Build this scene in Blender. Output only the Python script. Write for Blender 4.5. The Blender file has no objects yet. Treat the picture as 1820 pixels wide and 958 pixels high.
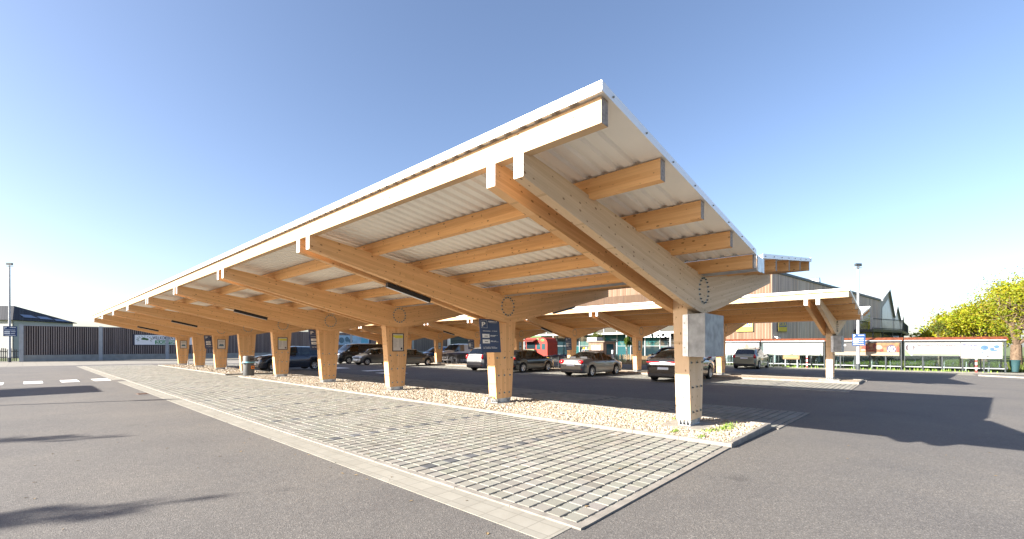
import bpy, math, random
import numpy as np
from mathutils import Vector, Matrix
random.seed(7); rng = np.random.default_rng(7)
S = bpy.context.scene; COL = S.collection; R = math.radians
# ---------------------------------------------------------------- camera, sky, sun, exposure
cam = bpy.data.cameras.new("camera"); cam_o = bpy.data.objects.new("camera", cam); COL.objects.link(cam_o)
cam_o.location = (0, 0, 1.9); cam_o.rotation_euler = (R(90), 0, R(-47.781))
cam.sensor_width = 36; cam.lens = 790.0/1820*36; cam.shift_y = (615.2-479)/1820; cam.clip_start = .05; cam.clip_end = 5000
S.camera = cam_o
SUN_DIR = Vector((1.93, -.98, -1.0))                      # the way the light travels
world = bpy.data.worlds.new("World"); S.world = world; world.use_nodes = True
nt = world.node_tree; bg = nt.nodes["Background"]
sky = nt.nodes.new("ShaderNodeTexSky"); sky.sky_type = 'NISHITA'; sky.sun_disc = False
sky.sun_elevation = math.atan2(1, math.hypot(1.93, .98)); sky.sun_rotation = math.atan2(-1.93, .98) % (2*math.pi)
sky.altitude = 60; sky.air_density = .9; sky.dust_density = 1.5; sky.ozone_density = 2.2
wb = nt.nodes.new("ShaderNodeMix"); wb.data_type = 'RGBA'; wb.blend_type = 'MULTIPLY'; wb.inputs[0].default_value = 1; wb.inputs[7].default_value = (1.05, .98, .98, 1)   # camera white balance
nt.links.new(sky.outputs[0], wb.inputs[6]); nt.links.new(wb.outputs[2], bg.inputs[0]); bg.inputs[1].default_value = .066
sun = bpy.data.lights.new("sun", 'SUN'); sun.energy = 5.0; sun.angle = R(.5); sun.color = (1, .93, .82)
sun_o = bpy.data.objects.new("sun", sun); COL.objects.link(sun_o); sun_o.location = (-40, 20, 60)
sun_o.rotation_euler = SUN_DIR.to_track_quat('-Z', 'Y').to_euler()
S.view_settings.view_transform = 'Standard'; S.view_settings.look = 'None'; S.view_settings.gamma = 1
S.view_settings.exposure = 2.12; S.view_settings.use_curve_mapping = False
S.render.engine = 'CYCLES'; S.cycles.max_bounces = 8; S.cycles.diffuse_bounces = 5; S.cycles.transparent_max_bounces = 16

# ---------------------------------------------------------------- helpers
class MB:
    """collects shapes in world (or local) coordinates, links them as ONE mesh object"""
    def __init__(s): s.v = []; s.f = []; s.m = []; s.cm = 0
    def add(s, vs, fs):
        b = len(s.v); s.v += [tuple(p) for p in vs]
        for f in fs: s.f.append(tuple(b+i for i in f)); s.m.append(s.cm)
    def box(s, x0, x1, y0, y1, z0, z1):
        s.add([(x0,y0,z0),(x1,y0,z0),(x1,y1,z0),(x0,y1,z0),(x0,y0,z1),(x1,y0,z1),(x1,y1,z1),(x0,y1,z1)],
              [(0,3,2,1),(4,5,6,7),(0,1,5,4),(1,2,6,5),(2,3,7,6),(3,0,4,7)])
    def hexa(s, b, t):
        s.add(list(b)+list(t), [(0,3,2,1),(4,5,6,7),(0,1,5,4),(1,2,6,5),(2,3,7,6),(3,0,4,7)])
    def obox(s, c, ax, ay, az):
        c, ax, ay, az = map(Vector, (c, ax, ay, az))
        s.hexa([c-ax-ay-az, c+ax-ay-az, c+ax+ay-az, c-ax+ay-az], [c-ax-ay+az, c+ax-ay+az, c+ax+ay+az, c-ax+ay+az])
    def prism(s, poly, a, b, fn):
        n = len(poly); vs = [fn(p[0], p[1], a) for p in poly]+[fn(p[0], p[1], b) for p in poly]
        s.add(vs, [tuple(range(n-1, -1, -1)), tuple(range(n, 2*n))]+[(i, (i+1) % n, n+(i+1) % n, n+i) for i in range(n)])
    def xz(s, poly, y0, y1): s.prism(poly, y0, y1, lambda u, w, t: (u, t, w))
    def yz(s, poly, x0, x1): s.prism(poly, x0, x1, lambda u, w, t: (t, u, w))
    def xy(s, poly, z0, z1): s.prism(poly, z0, z1, lambda u, w, t: (u, w, t))
    def cyl(s, p0, p1, r0, r1=None, n=12, cap=True):
        r1 = r0 if r1 is None else r1; p0 = Vector(p0); p1 = Vector(p1); d = (p1-p0).normalized()
        a = d.orthogonal().normalized(); b = d.cross(a); vs = []
        for p, r in ((p0, r0), (p1, r1)):
            for i in range(n):
                t = 2*math.pi*i/n; vs.append(p+(a*math.cos(t)+b*math.sin(t))*r)
        fs = [(i, (i+1) % n, n+(i+1) % n, n+i) for i in range(n)]
        if cap: fs += [tuple(range(n-1, -1, -1)), tuple(range(n, 2*n))]
        s.add(vs, fs)
    def tube(s, pts, r, n=8):
        for a, b in zip(pts[:-1], pts[1:]): s.cyl(a, b, r, n=n)
    def ell(s, c, rx, ry, rz, n=12, m=8):
        vs = [(c[0], c[1], c[2]-rz)]
        for j in range(1, m):
            p = math.pi*j/m-math.pi/2
            for i in range(n):
                t = 2*math.pi*i/n; vs.append((c[0]+rx*math.cos(p)*math.cos(t), c[1]+ry*math.cos(p)*math.sin(t), c[2]+rz*math.sin(p)))
        vs.append((c[0], c[1], c[2]+rz)); fs = []
        for i in range(n): fs.append((0, 1+(i+1) % n, 1+i))
        for j in range(m-2):
            for i in range(n): a = 1+j*n; fs.append((a+i, a+(i+1) % n, a+n+(i+1) % n, a+n+i))
        a = 1+(m-2)*n
        for i in range(n): fs.append((a+i, a+(i+1) % n, len(vs)-1))
        s.add(vs, fs)
    def text(s, txt, o, right, up, h, width=None, depth=.01):
        cu = bpy.data.curves.new("t", 'FONT'); cu.body = txt; cu.size = 1; cu.extrude = .01; cu.resolution_u = 3; cu.offset = .018
        to = bpy.data.objects.new("t", cu); COL.objects.link(to); bpy.context.view_layer.update()
        me = bpy.data.meshes.new_from_object(to.evaluated_get(bpy.context.evaluated_depsgraph_get()))
        v = np.array([q.co[:] for q in me.vertices]); fs = [tuple(p.vertices) for p in me.polygons]
        bpy.data.objects.remove(to); bpy.data.curves.remove(cu); bpy.data.meshes.remove(me)
        v[:, 0] -= v[:, 0].min(); y0 = v[:, 1].min(); sc = h/(v[:, 1].max()-y0); v[:, 1] -= y0
        sx = sc if width is None else width/v[:, 0].max()
        right = np.array(Vector(right).normalized()); up = np.array(Vector(up).normalized()); nn = np.cross(right, up)
        P = np.array(o)+np.outer(v[:, 0]*sx, right)+np.outer(v[:, 1]*sc, up)+np.outer(v[:, 2]/.01*depth/2+depth/2, nn)
        s.add(P, fs)
    def build(s, name, mats, parent=None, smooth=False, local=False, sharp=35):
        me = bpy.data.meshes.new(name); off = Vector((0, 0, 0))
        if parent is not None and not local:
            p = parent
            while p: off = off+p.location; p = p.parent
        me.from_pydata([(x-off.x, y-off.y, z-off.z) for x, y, z in s.v], [], s.f)
        if not isinstance(mats, (list, tuple)): mats = [mats]
        for m in mats: me.materials.append(m)
        if len(mats) > 1: me.polygons.foreach_set("material_index", s.m)
        if smooth:
            me.polygons.foreach_set("use_smooth", [True]*len(me.polygons)); me.set_sharp_from_angle(angle=R(sharp))
        me.update(); o = bpy.data.objects.new(name, me); COL.objects.link(o)
        if parent is not None: o.parent = parent
        return o
def tag(o, label=None, cat=None, group=None, kind=None):
    if label: o["label"] = label
    if cat: o["category"] = cat
    if group: o["group"] = group
    if kind: o["kind"] = kind
    return o
def thing(name, label, cat, loc=(0, 0, 0), rotz=0, group=None):
    o = bpy.data.objects.new(name, None); COL.objects.link(o); o.location = loc; o.rotation_euler = (0, 0, rotz); o.empty_display_size = .3
    return tag(o, label, cat, group)
def copy_tree(o, parent=None):
    c = o.copy(); COL.objects.link(c); c.parent = parent
    for ch in list(o.children): copy_tree(ch, c)
    return c
def np_mesh(name, V, F, mats, colors=None, parent=None, smooth=False):
    """V (n,3), F (m,k) arrays"""
    me = bpy.data.meshes.new(name); n, (m, k) = len(V), F.shape
    me.vertices.add(n); me.vertices.foreach_set("co", V.astype(np.float32).ravel())
    me.loops.add(m*k); me.loops.foreach_set("vertex_index", F.astype(np.int32).ravel())
    me.polygons.add(m); me.polygons.foreach_set("loop_start", np.arange(0, m*k, k, dtype=np.int32))
    me.polygons.foreach_set("loop_total", np.full(m, k, dtype=np.int32))
    me.polygons.foreach_set("use_smooth", np.full(m, bool(smooth)))
    me.update(calc_edges=True)
    if colors is not None:
        at = me.color_attributes.new("tint", 'FLOAT_COLOR', 'POINT')
        at.data.foreach_set("color", np.concatenate([colors, np.ones((n, 1))], 1).astype(np.float32).ravel())
    me.materials.append(mats); o = bpy.data.objects.new(name, me); COL.objects.link(o)
    if parent: o.parent = parent
    return o
def zg(x):                                                  # the site falls a little away from the camera
    x = np.asarray(x, float); return -.2*np.clip((x-9)/9, 0, 1)
def zgf(x): return float(zg(x))

# ---------------------------------------------------------------- materials
def newmat(name):
    m = bpy.data.materials.new(name); m.use_nodes = True; return m, m.node_tree, m.node_tree.nodes["Principled BSDF"]
def N(t, typ, **kw):
    n = t.nodes.new(typ)
    for k, v in kw.items():
        if k.startswith("i_"): n.inputs[int(k[2:]) if k[2:].isdigit() else k[2:].replace("_", " ")].default_value = v
        else: setattr(n, k, v)
    return n
def L(t, a, b): t.links.new(a, b)
def ramp(t, fac, stops):
    r = t.nodes.new("ShaderNodeValToRGB"); e = r.color_ramp.elements
    while len(e) < len(stops): e.new(.5)
    for el, (p, c) in zip(e, stops): el.position = p; el.color = (*c, 1)
    L(t, fac, r.inputs[0]); return r.outputs[0]
def mixc(t, f, a, b, mode='MIX'):
    m = t.nodes.new("ShaderNodeMix"); m.data_type = 'RGBA'; m.blend_type = mode
    if isinstance(f, (int, float)): m.inputs[0].default_value = f
    else: L(t, f, m.inputs[0])
    for i, q in ((6, a), (7, b)):
        if isinstance(q, tuple): m.inputs[i].default_value = (*q, 1)
        else: L(t, q, m.inputs[i])
    return m.outputs[2]
def maths(t, op, a, b=None):
    m = t.nodes.new("ShaderNodeMath"); m.operation = op
    for i, q in ((0, a), (1, b)):
        if q is None: continue
        if isinstance(q, (int, float)): m.inputs[i].default_value = q
        else: L(t, q, m.inputs[i])
    return m.outputs[0]
def coords(t, scale=(1, 1, 1)):
    tc = t.nodes.new("ShaderNodeTexCoord"); mp = t.nodes.new("ShaderNodeMapping"); mp.inputs['Scale'].default_value = scale
    L(t, tc.outputs['Object'], mp.inputs[0]); return mp.outputs[0]
def plain(name, col, rough=.5, metal=0, var=.12, vscale=3, spec=.5, bump=0, bscale=60):
    m, t, b = newmat(name); b.inputs['Roughness'].default_value = rough; b.inputs['Metallic'].default_value = metal
    b.inputs['Specular IOR Level'].default_value = spec
    n = N(t, "ShaderNodeTexNoise", i_Scale=vscale, i_Detail=5); L(t, coords(t), n.inputs['Vector'])
    d = tuple(c*(1-var) for c in col); u = tuple(min(1, c*(1+var)) for c in col)
    L(t, ramp(t, n.outputs[0], [(.3, d), (.7, u)]), b.inputs['Base Color'])
    if bump:
        n2 = N(t, "ShaderNodeTexNoise", i_Scale=bscale, i_Detail=4); L(t, coords(t), n2.inputs['Vector'])
        bp = N(t, "ShaderNodeBump", i_Strength=bump, i_Distance=.01); L(t, n2.outputs[0], bp.inputs['Height']); L(t, bp.outputs[0], b.inputs['Normal'])
    return m
def wood(name, axis, light=(.80, .49, .245), dark=(.62, .35, .155), bend=False, lam=.042):
    m, t, b = newmat(name); b.inputs['Roughness'].default_value = .6; b.inputs['Specular IOR Level'].default_value = .25
    tc = t.nodes.new("ShaderNodeTexCoord"); oi = t.nodes.new("ShaderNodeObjectInfo")
    sx = t.nodes.new("ShaderNodeSeparateXYZ"); L(t, tc.outputs['Object'], sx.inputs[0]); X, Y, Z = sx.outputs
    along, o1, o2 = {'x': (X, Z, Y), 'y': (Y, Z, X), 'z': (Z, X, Y)}[axis]
    if bend: o1 = maths(t, 'ADD', o1, maths(t, 'MULTIPLY', maths(t, 'ABSOLUTE', along), -.18))
    rnd = maths(t, 'MULTIPLY', oi.outputs['Random'], 37.0)
    cell = maths(t, 'FLOOR', maths(t, 'DIVIDE', o1, lam))
    seg = maths(t, 'FLOOR', maths(t, 'ADD', maths(t, 'DIVIDE', along, 3.1), maths(t, 'MULTIPLY', cell, .37)))
    cv = t.nodes.new("ShaderNodeCombineXYZ"); L(t, cell, cv.inputs[0]); L(t, seg, cv.inputs[1]); L(t, rnd, cv.inputs[2])
    wn = N(t, "ShaderNodeTexWhiteNoise", noise_dimensions='3D'); L(t, cv.outputs[0], wn.inputs[0])
    gv = t.nodes.new("ShaderNodeCombineXYZ")
    L(t, maths(t, 'ADD', maths(t, 'MULTIPLY', along, 1.6), rnd), gv.inputs[0]); L(t, maths(t, 'MULTIPLY', o1, 60), gv.inputs[1]); L(t, maths(t, 'MULTIPLY', o2, 60), gv.inputs[2])
    g = N(t, "ShaderNodeTexNoise", i_Scale=1, i_Detail=4, i_Roughness=.65); L(t, gv.outputs[0], g.inputs['Vector'])
    f = maths(t, 'ADD', maths(t, 'MULTIPLY', wn.outputs[0], .42), maths(t, 'MULTIPLY', g.outputs[0], .62))
    c = ramp(t, f, [(.22, dark), (.82, light)])
    # dark joints between the laminations
    fr = maths(t, 'FRACT', maths(t, 'DIVIDE', o1, lam)); jl = maths(t, 'LESS_THAN', fr, .05)
    c = mixc(t, maths(t, 'MULTIPLY', jl, .34), c, (.30, .17, .07))
    # knots
    kv = t.nodes.new("ShaderNodeCombineXYZ"); L(t, maths(t, 'ADD', maths(t, 'MULTIPLY', along, 4.8), rnd), kv.inputs[0])
    L(t, maths(t, 'MULTIPLY', maths(t, 'ADD', o1, o2), 9.0), kv.inputs[1])
    vo = N(t, "ShaderNodeTexVoronoi", voronoi_dimensions='2D', i_Scale=1.0); L(t, kv.outputs[0], vo.inputs['Vector'])
    sc = t.nodes.new("ShaderNodeSeparateColor"); L(t, vo.outputs['Color'], sc.inputs[0])
    rad = maths(t, 'MULTIPLY', maths(t, 'MAXIMUM', maths(t, 'SUBTRACT', sc.outputs[0], .40), 0), .26)
    k = maths(t, 'MINIMUM', maths(t, 'MAXIMUM', maths(t, 'MULTIPLY', maths(t, 'SUBTRACT', rad, vo.outputs['Distance']), 40), 0), 1)
    c = mixc(t, maths(t, 'MULTIPLY', k, .8), c, (.20, .095, .035))
    # object to object tone
    hv = t.nodes.new("ShaderNodeHueSaturation"); L(t, maths(t, 'ADD', .92, maths(t, 'MULTIPLY', oi.outputs['Random'], .14)), hv.inputs['Value']); L(t, c, hv.inputs['Color'])
    L(t, hv.outputs[0], b.inputs['Base Color'])
    bp = N(t, "ShaderNodeBump", i_Strength=.12, i_Distance=.004); L(t, g.outputs[0], bp.inputs['Height']); L(t, bp.outputs[0], b.inputs['Normal'])
    return m
def tinted(name, rough=.85, bump=.3, bscale=90, mul=.18):
    m, t, b = newmat(name); b.inputs['Roughness'].default_value = rough; b.inputs['Specular IOR Level'].default_value = .25
    a = N(t, "ShaderNodeAttribute", attribute_name="tint")
    n = N(t, "ShaderNodeTexNoise", i_Scale=bscale, i_Detail=4); L(t, coords(t), n.inputs['Vector'])
    n3 = N(t, "ShaderNodeTexNoise", i_Scale=.7, i_Detail=6); L(t, coords(t), n3.inputs['Vector'])
    c = mixc(t, mul*2, a.outputs[0], ramp(t, n.outputs[0], [(.3, (.55,)*3), (.7, (1,)*3)]), 'MULTIPLY')
    c = mixc(t, .5, c, ramp(t, n3.outputs[0], [(.3, (.72, .70, .66)), (.62, (1,)*3)]), 'MULTIPLY')
    L(t, c, b.inputs['Base Color'])
    bp = N(t, "ShaderNodeBump", i_Strength=bump, i_Distance=.004); L(t, n.outputs[0], bp.inputs['Height']); L(t, bp.outputs[0], b.inputs['Normal'])
    return m
def asphalt(name, base=.105):
    m, t, b = newmat(name); b.inputs['Roughness'].default_value = .8; b.inputs['Specular IOR Level'].default_value = .3
    co = coords(t)
    v = N(t, "ShaderNodeTexVoronoi", i_Scale=75.0); L(t, co, v.inputs['Vector'])
    n = N(t, "ShaderNodeTexNoise", i_Scale=150, i_Detail=4, i_Roughness=.7); L(t, co, n.inputs['Vector'])
    p = N(t, "ShaderNodeTexNoise", i_Scale=.35, i_Detail=7, i_Roughness=.6); L(t, co, p.inputs['Vector'])
    q = N(t, "ShaderNodeTexNoise", i_Scale=9, i_Detail=5, i_Roughness=.7); L(t, co, q.inputs['Vector'])
    sc = t.nodes.new("ShaderNodeSeparateColor"); L(t, v.outputs['Color'], sc.inputs[0])
    c = ramp(t, sc.outputs[0], [(0, (base*.74, base*.70, base*.67)), (.55, (base, base*.95, base*.91)), (.9, (base*1.2, base*1.13, base*1.07)), (1, (base*1.7, base*1.6, base*1.5))])
    c = mixc(t, .55, c, ramp(t, n.outputs[0], [(.3, (.6,)*3), (.65, (1.15,)*3)]), 'MULTIPLY')
    c = mixc(t, .9, c, ramp(t, p.outputs[0], [(.28, (.80, .80, .82)), (.45, (.97,)*3), (.55, (1.04, 1.03, 1.01)), (.72, (1.2, 1.17, 1.12))]), 'MULTIPLY')
    sp = N(t, "ShaderNodeTexVoronoi", i_Scale=.42, i_Randomness=1.0); L(t, co, sp.inputs['Vector'])                                   # old oil drips
    od = maths(t, 'ADD', sp.outputs['Distance'], maths(t, 'MULTIPLY', q.outputs[0], .22))
    c = mixc(t, .55, c, ramp(t, od, [(.13, (.55, .55, .56)), (.20, (1,)*3)]), 'MULTIPLY')
    c = mixc(t, .4, c, ramp(t, q.outputs[0], [(.3, (.8,)*3), (.7, (1.12,)*3)]), 'MULTIPLY')
    L(t, c, b.inputs['Base Color'])
    bp = N(t, "ShaderNodeBump", i_Strength=.6, i_Distance=.006); L(t, v.outputs['Distance'], bp.inputs['Height']); L(t, bp.outputs[0], b.inputs['Normal'])
    return m
def slabs(name, sx, sy, col, joint=(.16, .15, .13), jw=.012, axisflip=False):
    """concrete slabs with joints, as a pattern"""
    m, t, b = newmat(name); b.inputs['Roughness'].default_value = .85; b.inputs['Specular IOR Level'].default_value = .25
    tc = t.nodes.new("ShaderNodeTexCoord"); s = t.nodes.new("ShaderNodeSeparateXYZ"); L(t, tc.outputs['Object'], s.inputs[0])
    u = maths(t, 'DIVIDE', s.outputs[0], sx); w = maths(t, 'DIVIDE', s.outputs[1], sy)
    ju = maths(t, 'LESS_THAN', maths(t, 'FRACT', u), jw/sx); jv = maths(t, 'LESS_THAN', maths(t, 'FRACT', w), jw/sy)
    cv = t.nodes.new("ShaderNodeCombineXYZ"); L(t, maths(t, 'FLOOR', u), cv.inputs[0]); L(t, maths(t, 'FLOOR', w), cv.inputs[1])
    wn = N(t, "ShaderNodeTexWhiteNoise", noise_dimensions='2D'); L(t, cv.outputs[0], wn.inputs[0])
    c = ramp(t, wn.outputs[0], [(0, tuple(x*.92 for x in col)), (1, tuple(x*1.05 for x in col))])
    n = N(t, "ShaderNodeTexNoise", i_Scale=2.2, i_Detail=8, i_Roughness=.7); L(t, tc.outputs['Object'], n.inputs['Vector'])
    c = mixc(t, .6, c, ramp(t, n.outputs[0], [(.3, (.78, .77, .74)), (.65, (1.06,)*3)]), 'MULTIPLY')
    c = mixc(t, maths(t, 'MULTIPLY', maths(t, 'MAXIMUM', ju, jv), .75), c, joint)
    L(t, c, b.inputs['Base Color']); return m
def planks(name, axis, w, cols, gap=.06, gapcol=(.05, .035, .03), stain=.5):
    """vertical boarding: one tone per board, weathering streaks"""
    m, t, b = newmat(name); b.inputs['Roughness'].default_value = .8; b.inputs['Specular IOR Level'].default_value = .2
    tc = t.nodes.new("ShaderNodeTexCoord"); s = t.nodes.new("ShaderNodeSeparateXYZ"); L(t, tc.outputs['Object'], s.inputs[0])
    u = maths(t, 'DIVIDE', s.outputs['xyz'.index(axis)], w)
    wn = N(t, "ShaderNodeTexWhiteNoise", noise_dimensions='1D'); L(t, maths(t, 'FLOOR', u), wn.inputs['W'])
    c = ramp(t, wn.outputs[0], [(i/(len(cols)-1), q) for i, q in enumerate(cols)])
    mp = t.nodes.new("ShaderNodeMapping"); mp.inputs['Scale'].default_value = (5, 5, .35); L(t, tc.outputs['Object'], mp.inputs[0])
    n = N(t, "ShaderNodeTexNoise", i_Scale=1, i_Detail=6); L(t, mp.outputs[0], n.inputs['Vector'])
    c = mixc(t, stain, c, ramp(t, n.outputs[0], [(.3, (.62, .60, .58)), (.65, (1.08,)*3)]), 'MULTIPLY')
    g = maths(t, 'LESS_THAN', maths(t, 'FRACT', u), gap)
    c = mixc(t, g, c, gapcol); L(t, c, b.inputs['Base Color']); return m
def glassy(name, col, rough=.06, alpha=None, spec=.6, tint=(.86, .93, .92)):
    m, t, b = newmat(name); b.inputs['Roughness'].default_value = rough; b.inputs['Base Color'].default_value = (*col, 1); b.inputs['Specular IOR Level'].default_value = spec
    if alpha is not None:
        tr = t.nodes.new("ShaderNodeBsdfTransparent"); tr.inputs[0].default_value = (*tint, 1)
        gl = N(t, "ShaderNodeBsdfGlossy", i_Roughness=.03); fr = N(t, "ShaderNodeFresnel", i_IOR=1.5)
        mx = t.nodes.new("ShaderNodeMixShader"); L(t, maths(t, 'ADD', fr.outputs[0], alpha), mx.inputs[0]); L(t, tr.outputs[0], mx.inputs[1]); L(t, gl.outputs[0], mx.inputs[2])
        L(t, mx.outputs[0], t.nodes["Material Output"].inputs[0])
    return m
def paint(name, col, metal=.3, rough=.3):
    m, t, b = newmat(name); b.inputs['Base Color'].default_value = (*col, 1); b.inputs['Metallic'].default_value = metal; b.inputs['Roughness'].default_value = rough
    b.inputs['Coat Weight'].default_value = .8; b.inputs['Coat Roughness'].default_value = .04
    n = N(t, "ShaderNodeTexNoise", i_Scale=1.5, i_Detail=4); L(t, coords(t), n.inputs['Vector'])
    L(t, ramp(t, n.outputs[0], [(.3, tuple(c*.9 for c in col)), (.7, tuple(min(1, c*1.08) for c in col))]), b.inputs['Base Color'])
    return m

M = dict(
    beam=wood("glulam_beam", 'x', bend=True), purlin=wood("glulam_purlin", 'y', light=(.78, .45, .20), dark=(.60, .31, .12)),
    column=wood("glulam_column", 'z', lam=.1), beampale=wood("pale_beam", 'x', light=(.72, .53, .34), dark=(.58, .40, .24), bend=True), purlinpale=wood("pale_purlin", 'y', light=(.60, .42, .25), dark=(.46, .30, .16)), columnpale=wood("pale_column", 'z', light=(.74, .55, .36), dark=(.62, .43, .26), lam=.1),  # paler wood for the first column, its outer beam and the front purlin
    endgrain=plain("weathered_end_grain", (.30, .25, .21), .8, vscale=25, var=.35),
    sheet=plain("white_coated_sheet", (.80, .77, .70), .45, 0, .05, 1.2), fascia=plain("white_trim_sheet", (.78, .79, .80), .35, .1, .04, 1.5),
    galv=plain("galvanised_steel", (.52, .54, .56), .42, .75, .22, 7, bump=.05, bscale=20), galvdull=plain("dull_zinc_sheet", (.27, .285, .295), .55, .2, .3, 5, bump=.08, bscale=9),
    bolt=plain("zinc_bolts", (.26, .26, .235), .45, .6, .2, 40),
    washer=plain("zinc_washer", (.46, .45, .40), .5, .2, .15, 40), nut=plain("dark_nut", (.10, .105, .10), .4, .6, .2, 40),
    concrete=plain("concrete", (.24, .225, .20), .9, 0, .2, 4, .2, .25, 120), kerb=plain("kerb_concrete", (.215, .20, .18), .9, 0, .2, 5, .2, .25, 120),
    white=plain("white_paint", (.78, .77, .74), .6, 0, .08, 5), black=plain("black_plastic", (.02, .02, .022), .5, 0, .1), dark=plain("dark_grey_metal", (.055, .065, .072), .45, .3, .15),
    anthr=plain("anthracite_steel", (.032, .04, .045), .45, .2, .15), navy=plain("navy_sign_blue", (.022, .046, .125), .5, 0, .08), skyblue=plain("sign_blue", (.02, .06, .18), .45, 0, .08),
    signwhite=plain("sign_white", (.72, .74, .76), .5, 0, .04), paper=plain("notice_paper", (.58, .55, .52), .6, 0, .06, 10), yellow=plain("yellow_print", (.62, .58, .05), .6, 0, .1),
    rubber=plain("rubber", (.018, .018, .019), .75, 0, .2), alloy=plain("alloy_rim", (.50, .51, .53), .3, .8, .1), red=plain("tail_light_red", (.50, .012, .015), .2, 0, .1),
    orange=plain("orange_lens", (.7, .2, .02), .25), lens=plain("headlight_lens", (.75, .78, .82), .12, .2, .06), carglass=glassy("car_glass", (.8, .9, .9), alpha=.06, tint=(.34, .40, .39)),
    trim=plain("black_trim", (.03, .03, .032), .55), seat=plain("car_seat_cloth", (.05, .05, .055), .9),
    grass=plain("grass_soil", (.09, .12, .035), .95, 0, .4, 2.5), leafy=plain("weed_green", (.14, .22, .03), .8, 0, .3, 20),
)

# ---------------------------------------------------------------- ground
SP = 6.179; XC = 10.62; Y0 = 3.965; YEND = 55.0           # frame spacing, column line, first column, far end of the roof
def sheet(name, x0, x1, y0, y1, dz, mat, n=None, kind='structure'):
    xs = sorted({x0, x1, *[q for q in (9, 18) if x0 < q < x1]}); b = MB()
    for a, c in zip(xs[:-1], xs[1:]):
        b.add([(a, y0, zgf(a)+dz), (c, y0, zgf(c)+dz), (c, y1, zgf(c)+dz), (a, y1, zgf(a)+dz)], [(0, 1, 2, 3)])
    return tag(b.build(name, mat), kind=kind)
M['asphalt'] = asphalt("asphalt", .117)
sheet("asphalt_ground", -60, 52.5, -60, 62, 0, M['asphalt'])
b = MB()
for (x0, x1, y0, y1, z) in [(-1500, -60, -1500, 1500, -.03), (-60, 52.5, -1500, -60, -.03), (52.5, 1500, -1500, 1500, -.21), (-60, 52.5, 84, 1500, -.03)]:
    b.add([(x0, y0, z), (x1, y0, z), (x1, y1, z), (x0, y1, z)], [(0, 1, 2, 3)])
tag(b.build("terrain", M['grass']), kind='structure')
M['walkslab'] = slabs("pavement_slabs", 1.0, 1.0, (.23, .215, .19), jw=.05)
sheet("pavement_by_the_barrier", -60, 52.5, 62, 84, .0, M['walkslab'])
M['strip'] = slabs("gutter_setts", .2201, .30, (.25, .24, .212), jw=.014)
M['bay2'] = slabs("far_bay_paving", .5, 1.25, (.21, .20, .17), jw=.06)
sheet("far_parking_bays", 45.3, 48.6, -3.2, 62, .008, M['bay2'])
M['dirt'] = slabs("walk_paving", .6, .6, (.25, .235, .20), jw=.02)
sheet("walkway_by_the_shelter", 48.6, 52.5, -6.5, 62, .016, M['dirt'])
# smooth paved gutter along the front bays, with its edging kerb flush with the pavers
b = MB(); b.box(3.42, 3.86, 2.66, 31.6, -.1, .006); b.box(3.42, 3.86, 33.3, 58.5, -.1, .006)
tag(b.build("gutter_strip", M['strip']), kind='structure')
b = MB(); y = 2.55
while y < 58.2:
    b.box(3.866, 3.965, y, y+.99, -.1, .024+random.uniform(-.002, .002)); y += 1.0
tag(b.build("edging_stones", M['kerb']), kind='structure')
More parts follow.
